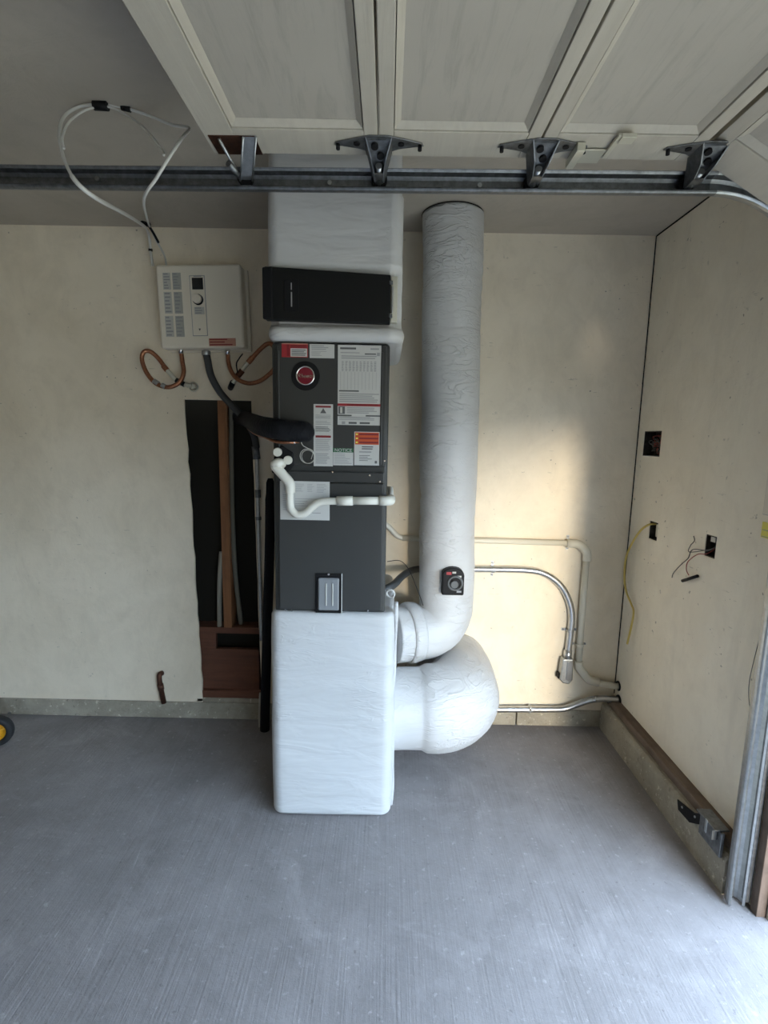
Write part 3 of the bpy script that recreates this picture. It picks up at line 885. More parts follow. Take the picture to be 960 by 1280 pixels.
up = thing('insulated_plenum', (-.19, 2.07, 1.822), 'white wrapped supply plenum rising from the cabinet to the ceiling', 'plenum')
def lipshape(x, y, z):
    d = 0
    if z < 1.90: d += .012*math.exp(-((z-1.848)/.025)**2)
    if x > -.02 and z < 2.3: d += .006
    if 1.875 < z < 2.06 and y < 1.83: d -= .022
    return d
wrapped_box(-.415, .030, 1.797, 2.365, 1.822, H-.001, .035, .016, .004, 60, .006, 4.0, lipshape).build('insulation_wrap', 'wrap', up)

# filter cabinet with the black door
fcx0, fcx1 = -.428, .000
fc = thing('filter_cabinet', ((fcx0+fcx1)/2, 1.79, 1.885), 'black door of the media filter cabinet between the white plenum and the air handler', 'filter cabinet')
yA, yB = 1.772, 1.790
tlz, trz, blz, brz = 2.056, 2.036, 1.882, 1.884
dm = MB()
poly = [(fcx0+.006, blz+.004), (fcx0, blz+.012), (fcx0, tlz-.010), (fcx0+.006, tlz), (fcx1, trz), (fcx1, brz-.004)]
dm.prism(poly, fxz, yA, yB+.012)
dr = dm.build('filter_door', 'black_gloss', fc, .003, 3)
MB().prism([(fcx0-.002, blz+.004), (fcx0-.002, tlz-.004), (fcx0+.032, tlz-.001), (fcx0+.032, blz+.002)], fxz, yA-.006, yA+.004).build('door_grip', 'black', fc, .006, 3)
bx0 = -.358
MB().box(bx0, bx0+.050, yA-.0022, yA+.001, 1.914, 2.016).build('badge_plate', 'black', dr, .008, 4)
MB().box(bx0+.0235, bx0+.0275, yA-.003, yA-.001, 1.928, 1.975).box(bx0+.0235, bx0+.027, yA-.003, yA-.001, 1.982, 2.004).build('badge_print', 'ink_grey', dr)
MB().box(fcx1+.001, fcx1+.024, yA+.008, yB+.02, 1.886, 2.034).build('cabinet_frame', 'cream_steel', fc, .003)
for z in (1.905, 2.01):
    MB().box(fcx1-.004, fcx1+.008, yA-.002, yA+.012, z-.006, z+.008).build('door_clip', 'grey_pl', fc, .002)
MB().box(fcx1+.004, fcx1+.010, yA+.0, yA+.010, 1.916, 2.0).build('latch_bar', 'galv', fc, .002)

# ================================================================== ROUND DUCTS
def duct_fn(amp, seed):
    def f(pnt, c):
        d = pnt-c
        if d.length < 1e-6: return pnt
        k = noise.noise(pnt*4+Vector((seed, 0, 0)))*amp + amp*.9*noise.noise(Vector((pnt.x*9, pnt.y*9, pnt.z*34))+Vector((seed, 1, 2)))*max(0, noise.noise(pnt*3+Vector((0, seed, 0)))+.2)
        return pnt + d.normalized()*k
    return f
vd = thing('insulated_duct', (.29, 2.29, 0), 'tall white wrapped round duct running from the ceiling down to an elbow', 'duct')
pth = rounded([(.258, 2.294, H-.001), (.278, 2.294, 1.60), (.292, 2.292, .60), (.04, 2.20, .60)], .135, 14)
MB().tube(dense(pth, .012), .128, 48, fr=duct_fn(.010, 3.0)).build('insulation_wrap', 'wrap_duct', vd)
MB().ring((.258, 2.294, H-.004), (0, 0, 1), .129, .0022, 48, 6).build('ceiling_gap', 'void', vd)
sl = MB().tube(dense([(.10, 2.222, .60), (.155, 2.242, .60)], .01), [.136, .140, .141, .139, .137, .135][:len(dense([(.10, 2.222, .60), (.155, 2.242, .60)], .01))] , 48, fr=duct_fn(.004, 9.0)); sl.build('taped_collar', 'wrap_duct', vd)
# damper dial on the duct
c = on_y(565.5, 727, 2.150)
dd = MB(); u0, u1 = -.047, .050
arcp = [(u0, -.058), (u1, -.058), (u1, .030)]+[(u1*cos(a)+.0*sin(a), .030+.036*sin(a)) for a in [pi*k/10 for k in range(1, 10)]]+[(u0, .030)]
dd.prism(arcp, lambda u, v, w_: Vector((c.x+u, w_, c.z+v)), c.y-.018, c.y+.04)
ddo = dd.build('damper_housing', 'black', vd, .006, 3)
MB().ring((c.x+.010, c.y-.020, c.z-.002), (0, 1, 0), .030, .005, 28, 8).build('dial_ring', 'grey_pl', ddo)
MB().cyl((c.x+.006, c.y-.016, c.z-.006), (c.x+.006, c.y-.030, c.z-.006), .017, 20).build('dial_knob', 'grey_pl', ddo, .002)
MB().box(c.x-.03, c.x-.008, c.y-.0195, c.y-.017, c.z+.036, c.z+.048).build('red_print', 'red', ddo)
MB().box(c.x-.004, c.x+.012, c.y-.0195, c.y-.017, c.z+.042, c.z+.050).build('white_print', 'paper_pale', ddo)
MB().box(c.x+.018, c.x+.036, c.y-.0195, c.y-.017, c.z+.024, c.z+.032).build('white_print', 'paper_pale', ddo)
MB().box(c.x+.018, c.x+.038, c.y-.0195, c.y-.017, c.z-.044, c.z-.036).build('white_print', 'ink_grey', ddo)

ld = thing('insulated_duct', (.2, 2.05, .14), 'fat white wrapped round duct leaving the lower plenum and bending to the wall', 'duct')
pth = rounded([(.02, 2.055, .322), (.352, 2.065, .325), (.362, D-.006, .325)], .20, 16)
dpth = dense(pth, .010)
MB().tube(dpth, [.174+.012/(1+math.exp(-(q_.x-.178)/.004)) for q_ in dpth], 56, fr=duct_fn(.009, 6.0)).build('insulation_wrap', 'wrap_duct', ld)

# ================================================================== PVC DRAIN
dp = thing('drain_pipe', tuple(fp(345, 583)), 'white plastic condensate drain with a trap, running round the cabinet and along the wall', 'pipe')
yP = FY-.032
q = [fp(352, 580, FY-.012), fp(348, 579, yP-.004), fp(344, 582, yP), fp(354, 594, yP), fp(362, 604, yP), fp(363, 616, yP)]
MB().tube(spline(q, 8), .0175, 18).build('elbow', 'pvc', dp)
q = [fp(362.5, 612, yP), fp(362.5, 625, yP), fp(364, 636, yP), fp(371, 643, yP), fp(381, 642, yP), fp(390, 634, yP), fp(399, 628, yP), fp(410, 626.5, yP), fp(424, 626.5, yP)]
MB().tube(spline(q, 8), .0132, 18).build('trap', 'pvc', dp)
MB().cyl(fp(421, 626.3, yP), fp(441, 626, yP), .0172, 18).build('coupling', 'pvc', dp)
MB().cyl(fp(439, 626, yP), fp(476, 626, yP), .0145, 18).build('pipe', 'pvc', dp)
e1 = fp(474, 626, yP); e2 = fp(488, 626, yP)
xs = e2.x
MB().tube(rounded([e1, (xs, e2.y, e2.z), (xs+.002, e2.y+.07, e2.z-.002)], .022, 8), .0175, 18).build('elbow', 'pvc', dp)
WY = D-.021
wl = on_y(497, 671, WY); wr_ = on_y(712, 679, WY)
MB().tube(rounded([(xs+.001, e2.y+.05, e2.z-.002), (.018, 2.395, e2.z-.02), (-.055, 2.425, e2.z-.05), (-.06, 2.43, 1.10), on_y(484, 656, WY), wl, on_y(508, 673, WY)], .03, 6), .0135, 14).build('pipe', 'pvc', dp)
MB().tube([on_y(503, 672.5, WY), on_y(595, 675.5, WY), wr_], .0145, 14).build('pipe', 'pvc_old', dp)
MB().tube(rounded([on_y(708, 679, WY), on_y(724, 680, WY), on_y(734, 690, WY), on_y(733.5, 701, WY)], .02, 5), .0215, 16).build('elbow', 'pvc_old', dp)
MB().tube([on_y(733.5, 692, WY), on_y(728, 760, WY), on_y(723, 832, WY)], .0165, 14).build('pipe', 'pvc_old', dp)
MB().tube(rounded([on_y(723.2, 826, WY), on_y(723, 834, WY), on_y(736, 850, WY-.004), on_y(748, 853, WY-.008)], .02, 5), .0215, 16).build('elbow', 'pvc_old', dp)
MB().tube([on_y(742, 852.3, WY-.006), (XR-.002, D-.036, on_x(770, 855, XR).z)], .0165, 14).build('pipe', 'pvc_old', dp)
hp = on_x(771, 855, XR)
MB().ring((XR-.001, D-.036, hp.z), (1, 0, 0), .021, .005, 20, 6).build('wall_sleeve', 'black', dp)
def strap(p_, r, axis, parent, m='galv', name='strap'):
    """half-round pipe strap with two ears, on the back wall"""
    s = MB(); p_ = Vector(p_); ax = Vector(axis); side = Vector((0, 0, 1)) if abs(ax.x) > .5 else Vector((1, 0, 0))
    prev = None; pts = []
    for k in range(9):
        a = pi*k/8; pts.append(p_+side*cos(a)*(r+.002)-Vector((0, 1, 0))*sin(a)*(r+.002))
    ears = [p_+side*(r+.022)+Vector((0, D-.002-p_.y, 0)), p_+side*(r+.002)+Vector((0, D-.002-p_.y, 0))]+pts+[p_-side*(r+.002)+Vector((0, D-.002-p_.y, 0)), p_-side*(r+.022)+Vector((0, D-.002-p_.y, 0))]
    s.v = []; 
    vs_ = [v-ax*.007 for v in ears]+[v+ax*.007 for v in ears]; n = len(ears)
    s.add(vs_, [(i, i+1, n+i+1, n+i) for i in range(n-1)])
    o_ = s.build(name, m, parent); so = o_.modifiers.new('solid', 'SOLIDIFY'); so.thickness = .0016
    for sg_ in (1, -1):
        e = p_+side*sg_*(r+.014); MB().cyl((e.x, D-.001, e.z), (e.x, D-.007, e.z), .0055, 10).build('screw', 'galv_dark', o_)
strap(on_y(711, 678.8, WY), .0145, (1, 0, 0), dp)
strap(on_y(724.8, 806, WY), .0165, (0, 0, 1), dp, 'pvc_old')

# ================================================================== METAL CONDUITS
ec = thing('conduit', tuple(on_y(707, 850, D)), 'shiny steel conduit bending down the back wall to an open fitting', 'conduit')
EY = D-.0185
q = [on_y(525, 710.5, EY), on_y(600, 711.5, EY), on_y(655, 712.5, EY), on_y(680, 717, EY), on_y(699, 730, EY), on_y(710, 748, EY), on_y(714.5, 768, EY), on_y(713, 790, EY), on_y(709.5, 818, EY)]
MB().tube(spline(q, 8), .0165, 16).build('conduit_tube', 'emt', ec)
strap(on_y(616, 711.8, EY), .0165, (1, 0, 0), ec)
strap(on_y(712.5, 788, EY), .0165, (0, 0, 1), ec)
b0 = on_y(708, 822, EY); b1 = on_y(706, 850, EY)
MB().cyl(on_y(710, 812, EY), on_y(709, 824, EY), .021, 14).build('connector', 'emt', ec)
bb = MB()
cxm = (b0.x+b1.x)/2
bb.prism([(cxm-.028, b0.z+.004), (cxm+.026, b0.z+.004), (cxm+.030, b1.z+.014), (cxm+.012, b1.z-.010), (cxm-.018, b1.z-.004), (cxm-.036, b1.z+.014)], fxz, D-.048, D-.002)
bo = bb.build('conduit_body', 'galv', ec, .006, 3)
MB().prism([(cxm-.006, b0.z-.010), (cxm+.008, b0.z-.001), (cxm+.022, b0.z-.010), (cxm+.022, b1.z+.020), (cxm+.008, b1.z+.008), (cxm-.006, b1.z+.018)], fxz, D-.0525, D-.0475).build('cover_plate', 'emt', bo, .003)
MB().box(cxm-.042, cxm-.032, D-.036, D-.004, b1.z+.014, b1.z+.045).build('open_mouth', 'black', bo, .003)
# dark flexible whip from the cabinet to the conduit
fw = tag(MB().tube(spline([(CX1-.01, 2.10, fp(482, 738, 2.10).z), on_y(492, 731, 2.14), on_y(503, 720, 2.28), on_y(515, 713, 2.40), on_y(530, 710.5, EY)], 10), .017, 14).build('flexible_whip', 'dark_cable'), 'dark grey flexible whip curving from the cabinet to the steel conduit behind the duct', 'conduit')
tw = MB()
tw.tube(spline([on_y(484, 702, 2.12), on_y(500, 701, 2.13), on_y(511, 712, 2.14), on_y(521, 735, 2.12), on_y(529, 757, 2.13)], 8), .0016, 6)
tag(tw.build('control_wire', 'black'), 'thin black control wire drooping from the cabinet to the duct elbow', 'wire')

lc = thing('conduit', tuple(on_y(710, 886, D)), 'steel conduit running low along the kerb and rising into the corner wall', 'conduit')
LY = D-.028
hole2 = on_x(772, 873, XR)
q = [on_y(560, 886.5, LY), on_y(620, 886.5, LY), on_y(680, 886.5, LY), on_y(703, 886, LY), on_y(717, 882, LY-.004), on_y(732, 876.5, LY-.012), on_y(748, 873.5, LY-.02), Vector((XR-.001, D-.055, hole2.z))]
MB().tube(spline(q, 8), .0165, 16).build('conduit_tube', 'emt', lc)
MB().ring((XR-.002, D-.055, hole2.z), (1, 0, 0), .021, .006, 20, 6).build('wall_sleeve', 'black', lc)
o_ = MB().box(on_y(662, 886, LY).x-.008, on_y(662, 886, LY).x+.008, LY-.0175, D-.012, on_y(662, 886, LY).z-.0175, on_y(662, 886, LY).z+.0175).build('strap', 'galv', lc, .006, 3)

# ================================================================== WATER HEATER
hrot = radians(1.6)
HYF = D-.095
hA = on_y(192, 329, HYF); hB = on_y(308, 436, HYF)
hcx, hcz = (-1.063-.665)/2, (2.253+1.888)/2
hw, hh = .385/2, .364/2
wh = thing('water_heater', (hcx, D, hcz-hh), 'off-white wall-hung tankless water heater with a dial and small display', 'water heater')
def hp_(u, v): # local u right, v up from the heater centre
    return Vector((hcx+u*cos(hrot)+v*sin(-hrot)*1.0, 0, hcz+v*cos(hrot)+u*sin(hrot)))
def hx(u0, u1, v0, v1, y0, y1, name, m, parent, bev=0, seg=3):
    c = [hp_(u0, v0), hp_(u1, v0), hp_(u1, v1), hp_(u0, v1)]
    return MB().prism([(k.x, k.z) for k in c], fxz, y0, y1).build(name, m, parent, bev, seg)
hx(-hw, hw, -hh, hh, HYF, D-.020, 'casing', 'heater', wh, .012, 4)
hx(-hw+.012, hw+.012, -hh-.006, hh-.004, D-.024, D-.002, 'back_plate', 'heater', wh, .003)
def hpx(px, py):  # pixel on the heater front -> local u,v
    q_ = on_y(px, py, HYF); dx, dz = q_.x-hcx, q_.z-hcz
    return dx*cos(hrot)+dz*sin(hrot), dz*cos(hrot)-dx*sin(hrot)
def hlabel(px0, py0, px1, py1, m, name, n=0, ink='ink_grey', dy=.001, parent=None):
    u0, v1 = hpx(px0, py0); u1, v0 = hpx(px1, py1)
    o_ = hx(u0, u1, v0, v1, HYF-dy, HYF+.0005, name, m, parent or wh)
    if n:
        mb = MB()
        for k in range(n):
            va = v1-(v1-v0)*(k+.25)/n; vb = va-(v1-v0)*.4/n; e = u1-(u1-u0)*random.uniform(.08, .5)
            c = [hp_(u0+.004, vb), hp_(e, vb), hp_(e, va), hp_(u0+.004, va)]
            mb.prism([(k_.x, k_.z) for k_ in c], fxz, HYF-dy-.0004, HYF-dy+.0002)
        mb.build('print', ink, o_)
    return o_
for (a, m) in (((203, 341, 214, 362), 'paper_pale'), ((215, 341, 227, 362), 'paper_grey'), ((204.5, 365, 216, 392), 'paper_pale'), ((217, 365, 229, 392), 'paper_grey'), ((206, 395, 218, 421), 'paper_pale'), ((219, 395, 231, 421), 'paper_grey')):
    hlabel(*a, m, 'instruction_label', 6)
hlabel(236.5, 344.5, 260, 420, 'ink_grey', 'control_outline', 0, dy=.0012)
cp = hlabel(237.4, 345.4, 259.2, 419.2, 'heater', 'control_panel', 0, dy=.0028)
hlabel(240, 347.5, 254.5, 362, 'screen', 'display', 0, dy=.0042, parent=cp)
hlabel(242, 344.6, 252, 346.2, 'ink_grey', 'maker_mark', 0, dy=.0036, parent=cp)
hlabel(243, 384, 256, 393, 'paper_pale', 'dial_print', 3, dy=.0034, parent=cp)
u_, v_ = hpx(247.5, 374.3); c = hp_(u_, v_)
kn = MB().cyl((c.x, HYF-.002, c.z), (c.x, HYF-.022, c.z), .0215, 28, r2=.0195).build('knob', 'heater', wh, .002)
MB().cyl((c.x+.002, HYF-.0015, c.z-.002), (c.x+.002, HYF-.010, c.z-.002), .0235, 28).build('knob_collar', 'black', wh)
u_, v_ = hpx(250, 412); c = hp_(u_, v_)
MB().prism([(c.x-.005, c.z+.004), (c.x+.005, c.z+.004), (c.x, c.z-.006)], fxz, HYF-.0036, HYF-.002).build('arrow_mark', 'ink', cp)
hlabel(261, 423, 295, 432.5, 'pink', 'red_sticker', 3, 'darkred')
# ports
ports = []
for (px, nm, m) in ((226, 'inlet_port', 'chrome'), (257.5, 'cable_gland', 'chrome'), (284.5, 'outlet_port', 'chrome')):
    t_ = on_y(px, 435, D-.055); ports.append(t_)
    MB().cyl((t_.x, D-.055, hcz-hh-.022), (t_.x, D-.055, hcz-hh+.012), .012, 14).build(nm, m, wh)
zb_ = hcz-hh-.018

HY = D-.052
def hose(name, pts, r, label_, cat, nuts=(), group=None, m='copper'):
    t = thing(name, tuple(pts[0]), label_, cat, group)
    pth = spline(pts, 14)
    rr = [r*(1+.10*sin(i*2.4)) for i in range(len(pth))]
    pd_ = dense(pth, .003)
    MB().tube(pd_, [r*(1+.09*(i % 2)) for i in range(len(pd_))], 12).build('braided_hose', m, t)
    return t
h1 = hose('flexible_connector', [Vector((ports[0].x, HY, zb_)), on_y(228, 452, HY), on_y(229.5, 466, HY-.01), on_y(224, 478, HY-.02), on_y(211, 484, HY-.03), on_y(196, 480, HY-.03), on_y(184, 467, HY-.03), on_y(177.5, 450, HY-.03), on_y(180, 440, HY-.025), on_y(188, 439.5, HY-.015), on_y(198, 448, HY-.005), on_y(206, 459, HY)], .0095,
         'copper flexible water connector looped under the left side of the heater', 'hose', group=None)
def seg(px0, py0, px1, py1, y, r, name, m, parent, r2=None):
    return MB().cyl(on_y(px0, py0, y), on_y(px1, py1, y), r, 14, r2=r2).build(name, m, parent, .0015)
seg(204, 457, 209, 463, HY, .0125, 'nut', 'copper', h1)
seg(192, 476, 198, 480, HY-.03, .0125, 'nut', 'galv', h1); seg(202, 481.5, 207, 484, HY-.03, .0125, 'nut', 'galv', h1)
v1 = thing('stop_valve', tuple(on_y(222, 478, D)), 'stop valve with a black lever below the left side of the heater', 'valve')
seg(209, 463, 221, 476, HY, .0105, 'valve_stem', 'cream_steel', v1)
seg(220, 475, 231, 481, HY, .012, 'black_lever', 'black', v1)
MB().cyl(on_y(229, 480, HY), on_y(240, 482.5, HY), .010, 14).build('valve_body', 'cream_steel', v1, .002)
MB().cyl(on_y(240, 482.5, HY), (on_y(243, 484, D).x, D-.001, on_y(243, 484, D).z), .012, 12).ring(on_y(242, 483.5, D-.004), (0, 1, 0), .02, .004, 20, 6).build('escutcheon', 'cream_steel', v1)
h2 = hose('flexible_connector', [Vector((ports[2].x, HY, zb_)), on_y(285.5, 452, HY), on_y(289, 464, HY-.01), on_y(297, 474, HY-.02), on_y(310, 479, HY-.03), on_y(323, 477, HY-.03), on_y(334, 470, HY-.03), on_y(343, 460, HY-.03), on_y(345, 445, HY-.025), on_y(341, 432, HY-.015), on_y(334, 430, HY-.005), on_y(324, 438, HY), on_y(314, 449, HY)], .0095,
         'copper flexible water connector between the right side of the heater and the cabinet', 'hose')
seg(316, 446.5, 310, 453.5, HY, .0125, 'nut', 'copper', h2)
v2 = thing('stop_valve', tuple(on_y(297, 478, D)), 'stop valve with a thin black lever below the right side of the heater', 'valve')
seg(311, 452, 302, 463, HY, .0105, 'valve_stem', 'cream_steel', v2)
seg(303, 463, 297, 470, HY, .014, 'valve_body', 'copper_old', v2)
seg(297, 470, 291, 479, HY, .010, 'valve_inlet', 'cream_steel', v2)
MB().cyl(on_y(291, 478, HY), (on_y(288, 485, D).x, D-.001, on_y(288, 485, D).z), .013, 12).build('wall_stub', 'black', v2)
MB().tube(spline([on_y(297, 466, HY-.012), on_y(295.5, 455, HY-.016), on_y(299, 448, HY-.016), on_y(303.5, 442, HY-.016)], 6), .003, 8).build('black_lever', 'black', v2)

# dark electric whip and the grey conduit that goes down inside the wall hole
ew = thing('electric_whip', (ports[1].x, D-.055, zb_), 'dark flexible electric whip from under the heater dropping into the wall hole as grey conduit', 'conduit')
q = [Vector((ports[1].x, D-.055, zb_+.004)), on_y(259.5, 450, D-.055), on_y(264, 470, D-.05), on_y(275, 490, D-.045), on_y(290, 507, D-.04), on_y(306, 525, D-.035), on_y(317, 543, D-.02), on_y(320.5, 560, D-.012)]
MB().tube(spline(q, 10), .0165, 16).build('flexible_sleeve', 'dark_cable', ew)
MB().cyl(Vector((ports[1].x, D-.055, zb_+.012)), Vector((ports[1].x, D-.055, zb_-.008)), .020, 14).build('gland_nut', 'galv', ew, .002)
MB().cyl(on_y(319, 558, D-.012), on_y(321, 574, D-.012), .018, 14).build('connector', 'galv_dark', ew)
MB().tube(spline([on_y(321, 572, D-.012), on_y(322, 610, D-.012), on_y(323, 660, D-.012), on_y(325.5, 740, D-.010), on_y(327, 800, D-.006)], 8), .0105, 14).build('conduit_tube', 'galv', ew)
MB().cyl(on_y(322.2, 612, D-.012), on_y(322.6, 622, D-.012), .0145, 14).build('coupling', 'galv_dark', ew)
MB().cyl(on_y(323, 646, D-.012), on_y(323.2, 650, D-.012), .0145, 14).build('coupling', 'galv_dark', ew)

# pipes inside the wall hole
CYV = D+.055
tag(MB().tube(spline([on_y(289, 505, CYV), on_y(289, 560, CYV), on_y(290.5, 640, CYV), on_y(294, 715, CYV), on_y(302, 786, CYV+.02)], 8), .0125, 12).build('plastic_pipe', mat('dusty_grey_pipe', (.15, .14, .11), .7)), 'dusty grey pipe inside the wall hole to the right of the wooden stud', 'pipe')
tag(MB().tube(spline([on_y(277, 690, D+.03), on_y(274.5, 730, D+.03), on_y(274.5, 786, D+.035)], 8), .0125, 12).build('plastic_pipe', mat('pale_grey_pipe', (.24, .22, .18), .7)), 'short pale pipe inside the wall hole to the left of the wooden stud', 'pipe')

# ================================================================== STUB PIPE ON THE LEFT
st = thing('stub_pipe', tuple(on_y(205, 878, D-.03)), 'tarnished copper stub pipe with a bent top rising from the kerb on the left', 'pipe')
SY = D-.022
MB().tube(rounded([Vector((on_y(205, 879, SY).x, SY, zb+.003)), on_y(199.5, 853, SY), on_y(199, 843, SY), (on_y(203, 840, D).x, D-.002, on_y(203, 841, D).z)], .02, 7), .013, 14).build('pipe', 'copper_old', st)
MB().cyl(on_y(201.6, 862, SY), on_y(200.2, 855, SY), .0155, 14).build('soldered_collar', 'copper_old', st)

# ================================================================== WHEEL AT LEFT EDGE
wc = Vector((-1.845, 2.20, .076))
wheel = thing('wheel', (wc.x, wc.y, 0), 'black rubber wheel with a yellow hub on the floor at the left edge', 'wheel')
axd = Vector((.30, -.95, .0)).normalized()
def lathe(c, ax, prof, n=36):
    ax = Vector(ax).normalized(); u = Vector((0, 0, 1)); u = (u-ax*u.dot(ax)).normalized(); w2 = ax.cross(u)
    mb = MB(); vs_ = []; k = len(prof)
    for i in range(n):
        a = 2*pi*i/n; e = u*cos(a)+w2*sin(a)
        for (r, h) in prof: vs_.append(c+e*r+ax*h)
    fs = [(i*k+j, ((i+1) % n)*k+j, ((i+1) % n)*k+j+1, i*k+j+1) for i in range(n) for j in range(k-1)]
    return mb.add(vs_, fs, 0, True)
lathe(wc, axd, [(.050, -.022), (.060, -.024), (.070, -.020), (.0755, -.010), (.0755, .010), (.070, .020), (.060, .024), (.050, .022), (.046, .014), (.046, -.014), (.050, -.022)]).build('tyre', 'rubber', wheel)
hb = lathe(wc, axd, [(.0005, .010), (.018, .010), (.022, .006), (.040, .008), (.043, .014), (.0475, .014), (.0475, -.014), (.0005, -.014)])
hub = hb.build('hub', 'hub', wheel)
for k in range(5):
    a = 2*pi*k/5; u = Vector((0, 0, 1)); w2 = axd.cross(u)
    e = u*cos(a)+w2*sin(a)
    MB().cyl(wc+axd*.009+e*.010, wc+axd*.011+e*.042, .005, 8).build('spoke', 'hub', hub)
MB().cyl(wc+axd*.004, wc+axd*.016, .014, 18).build('axle_cap', 'black', wheel, .002)
MB().cyl(wc-axd*.16, wc+axd*.004, .008, 12).build('axle', 'galv_dark', wheel)

# ================================================================== ELECTRICAL BOXES ON THE RIGHT
def ebox(h, label_, loc_depth=.055, m='galv_box'):
    y0, y1, z0, z1 = h; x0 = XR+.002; x1 = XR+loc_depth; t = .003
    b_ = thing('electrical_box', (XR, (y0+y1)/2, z0), label_, 'electrical box')
    e = .001; y0 += e; y1 -= e; z0 += e; z1 -= e
    mb = MB()
    mb.box(x1-t, x1, y0, y1, z0, z1); mb.box(x0, x1, y0, y0+t, z0, z1); mb.box(x0, x1, y1-t, y1, z0, z1); mb.box(x0, x1, y0, y1, z0, z0+t); mb.box(x0, x1, y0, y1, z1-t, z1)
    mb.build('box_shell', m, b_)
    return b_
b1_ = ebox(HOLES[0], 'large square open electrical box stuffed with red and dark wires, highest on the right wall')
y0, y1, z0, z1 = HOLES[0]
for k in range(9):
    m = ('redwire', 'wire_grey', 'black', 'wire_grey')[k % 4]
    pts = [Vector((XR+random.uniform(.012, .045), random.uniform(y0+.02, y1-.02), random.uniform(z0+.015, z1-.015))) for _ in range(5)]
    MB().tube(spline(pts, 8), .0022, 6).build('wire', m, b1_)
b2_ = ebox(HOLES[1], 'small open electrical box with the yellow cable coming out')
y0, y1, z0, z1 = HOLES[1]
MB().box(XR+.018, XR+.03, y0+.02, y1-.022, z0+.012, z1-.012).build('mounting_yoke', 'pvc_old', b2_, .002)
b3_ = ebox(HOLES[2], 'open electrical box with loose thin wires hanging out, nearest the garage opening')
y0, y1, z0, z1 = HOLES[2]
def rx(px, py, off=.012): return on_x(px, py, XR-off)
MB().box(XR-.0035, XR-.0005, y0+.004, y0+.028, z1-.022, z1-.004).build('torn_tab', 'paper_pale', b3_)
MB().tube(spline([Vector((XR+.03, y0+.03, z0+.05)), rx(886, 688), rx(866, 687), rx(860, 698), rx(851, 706), rx(842, 716), rx(840, 722)], 8), .0018, 6).build('wire', 'wire_grey', b3_)
MB().tube(spline([Vector((XR+.03, y0+.03, z0+.045)), rx(884, 692), rx(872, 693), rx(860, 702), rx(858, 712), rx(861, 719)], 8), .0018, 6).build('wire', 'redwire', b3_)
MB().tube(spline([Vector((XR+.03, y0+.03, z0+.04)), rx(886, 687), rx(862, 690), rx(863, 682), rx(868, 676), rx(867, 670)], 8), .0018, 6).build('wire', 'wire_grey', b3_)
MB().cyl(rx(853, 726), rx(872, 720), .0062, 12).build('cable_stub', 'black', b3_)
tag(MB().tube(spline([Vector((XR+.02, HOLES[1][1]-.018, HOLES[1][3]-.012)), on_x(811, 656, XR-.010), on_x(800, 664, XR-.026), on_x(788, 683, XR-.028), on_x(782, 700, XR-.026), on_x(780.5, 722, XR-.024), on_x(783, 740, XR-.022), on_x(789, 755, XR-.02), on_x(792, 765, XR-.02), on_x(789, 783, XR-.02), on_x(784, 805, XR-.02)], 8), .0048, 10).build('electrical_cable', 'yellow_cable'), 'yellow cable hanging out of the small box beside the wall corner', 'cable')
# stickers at the right edge
s1 = on_x(954, 652, XR); s2 = on_x(954, 672, XR)
ys_ = tag(MB().box(XR-.002, XR-.0003, s1.y-.075, s1.y, s2.z, s1.z).build('safety_sticker', 'yellow'), 'small yellow safety sticker on the wall at the right edge', 'sticker')
MB().box(XR-.0026, XR-.0018, s1.y-.073, s1.y-.003, (s1.z+s2.z)/2-.001, (s1.z+s2.z)/2+.001).box(XR-.0026, XR-.0018, s1.y-.073, s1.y-.003, s2.z+.003, s2.z+.005).build('print', 'ink_grey', ys_)
s1 = on_x(958, 605, XR); s2 = on_x(954, 643, XR)
ps = tag(MB().box(XR-.002, XR-.0003, s2.y-.09, s2.y, s2.z, s1.z+.05).build('instruction_sign', 'ink_grey'), 'pale instruction sign with a grey border above the yellow sticker', 'sign')
MB().box(XR-.0028, XR-.0015, s2.y-.0885, s2.y-.0015, s2.z+.0015, s1.z+.0485).build('sign_face', mat('sign_pale', (.74, .67, .56), .5), ps)
tag(MB().tube(spline([on_x(957, 768, XR-.004), on_x(945, 815, XR-.004), on_x(937, 850, XR-.004), on_x(936, 872, XR-.004), on_x(938, 888, XR-.004)], 8), .0012, 6).build('sensor_wire', 'wire_grey'), 'thin grey wire bowing out from the wall behind the upright track', 'wire')

# safety sensor bracket low on the kerb
sb = thing('sensor_bracket', (XC, 1.66, .09), 'grey metal sensor bracket bolted to the kerb by the track foot', 'bracket')
X1 = XC-.004
k0 = on_x(847, 999, XC-.003); k1_ = on_x(848, 1012, XC-.003); k2 = on_x(862, 1028, XC-.003); k3 = on_x(876, 1031, XC-.003); k4 = on_x(877, 1017, XC-.003); k5 = on_x(868, 1016, XC-.003)
MB().prism([(q_.y, q_.z) for q_ in (k0, k1_, k2, k3, k4, k5)], lambda u, v, w_: Vector((w_, u, v)), XC-.005, XC-.0005).build('mounting_plate', 'black', sb, .001)
for (px, py) in ((853, 1009), (869, 1021)):
    q_ = on_x(px, py, XC-.005); MB().cyl(q_, q_+Vector((-.003, 0, 0)), .004, 10).build('screw', 'galv', sb)
a = on_x(877, 1010, XC-.01); b_ = on_x(921, 1044, XC-.01)
yF, yN = a.y, 1.50
zt_ = .212; zb2 = .122
MB().box(XC-.012, XC-.0005, yN, yF, zb2, zt_).build('bracket_arm', 'galv_dark', sb, .002)
MB().box(XC-.030, XC+.02, yN+.01, yF-.004, zt_, zt_+.006).build('bracket_flange', 'galv_dark', sb, .001)
MB().box(XC-.030, XC-.012, yN+.02, yF-.09, zt_-.040, zt_-.002).build('sensor_body', 'grey_pl', sb, .004, 3)
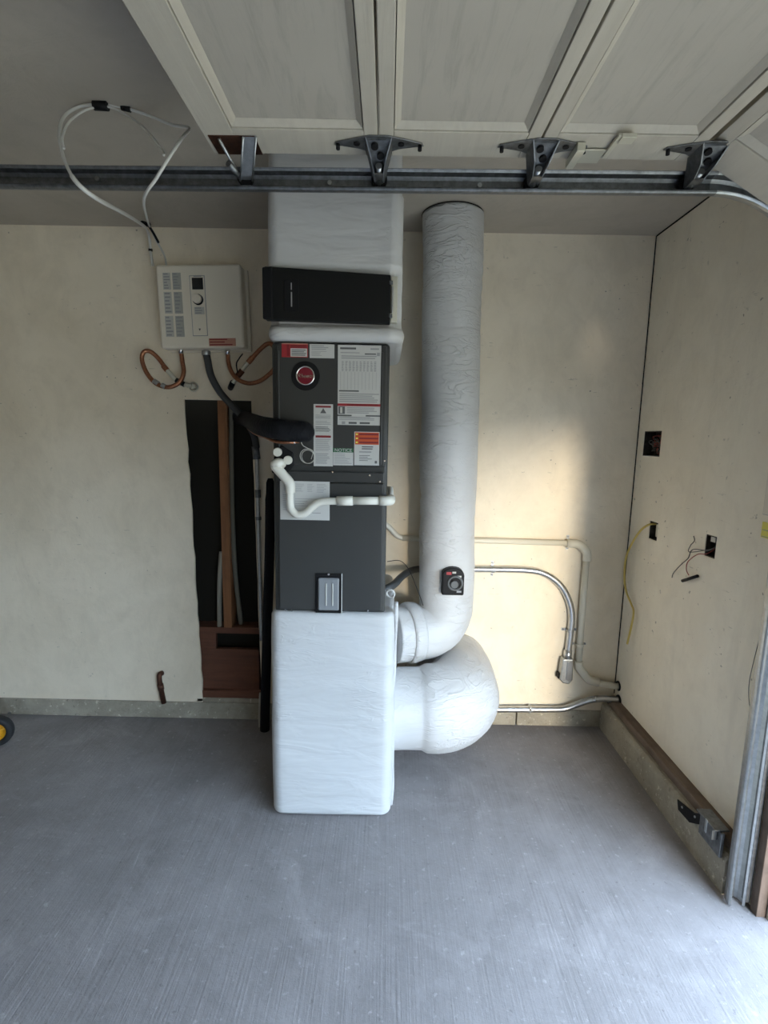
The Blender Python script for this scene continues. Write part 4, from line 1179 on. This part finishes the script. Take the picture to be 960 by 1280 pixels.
MB().box(XC-.034, XC-.030, yN+.045, yN+.055, zt_-.036, zt_+.012).build('sensor_clip', 'galv', sb, .001)

# ================================================================== LOOSE CABLE UNDER THE CEILING
cl = thing('cable_coil', tuple(on_z(125, 131, H)), 'coil of thin white cable taped to the ceiling and drooping over the track', 'cable')
cy0 = on_z(125, 131, H-.006)
top = cy0
q = [top, on_y(100, 133, 1.60), on_y(80, 146, 1.56), on_y(74, 168, 1.50), on_y(79, 195, 1.44), on_y(90, 220, 1.40), on_y(104, 236, 1.40), on_y(124, 250, 1.46), on_y(150, 264, 1.72), on_y(172, 277, 2.05), on_y(184, 287, 2.36), on_y(187, 300, 2.43), on_y(188.5, 316, D-.03), on_y(191, 332, D-.05)]
MB().tube(spline(q, 10), [.0042]*50+[.0060]*(len(spline(q, 10))-50), 10).build('cable_strand', 'white_cable', cl)
q = [top+Vector((.012, 0, 0)), on_y(150, 133, 1.62), on_y(185, 144, 1.62), on_y(215, 156, 1.60), on_y(236, 160, 1.56), on_y(228, 172, 1.48), on_y(212, 196, 1.42), on_y(196, 222, 1.42), on_y(180, 248, 1.50), on_y(183, 270, 1.9), on_y(187, 283, 2.34), on_y(195, 300, 2.43), on_y(205, 318, D-.03), on_y(208, 331, D-.06)]
MB().tube(spline(q, 10), .0042, 10).build('cable_strand', 'white_cable', cl)
q = [top+Vector((.02, 0, -.004)), on_y(150, 139, 1.60), on_y(178, 158, 1.54), on_y(200, 184, 1.46), on_y(205, 194, 1.43)]
MB().tube(spline(q, 10), .0032, 8).build('cable_strand', 'white_cable', cl)
q = [top+Vector((-.004, 0, -.004)), on_y(104, 139, 1.58), on_y(86, 153, 1.53), on_y(78, 172, 1.47), on_y(80, 186, 1.45)]
MB().tube(spline(q, 10), .0032, 8).build('cable_strand', 'white_cable', cl)
MB().cyl(top+Vector((-.018, 0, -.002)), top+Vector((.022, 0, -.003)), .0125, 12).build('black_tape', 'black', cl)
MB().cyl(on_y(152, 134.5, 1.62), on_y(163, 137, 1.62), .0075, 10).build('black_tape', 'black', cl)
MB().tube([on_y(178, 279, 2.28), on_y(186, 281, 2.33)], .010, 10).build('black_tape', 'black', cl)
MB().tube(spline([on_y(185, 281, 2.33), on_y(191, 290, 2.38), on_y(198, 303, 2.43)], 6), .0055, 8).build('black_tape', 'black', cl)
MB().cyl(on_y(186.5, 312, D-.03), on_y(190, 313, D-.03), .0075, 10).build('black_tape', 'black', cl)

bpy.context.view_layer.update()
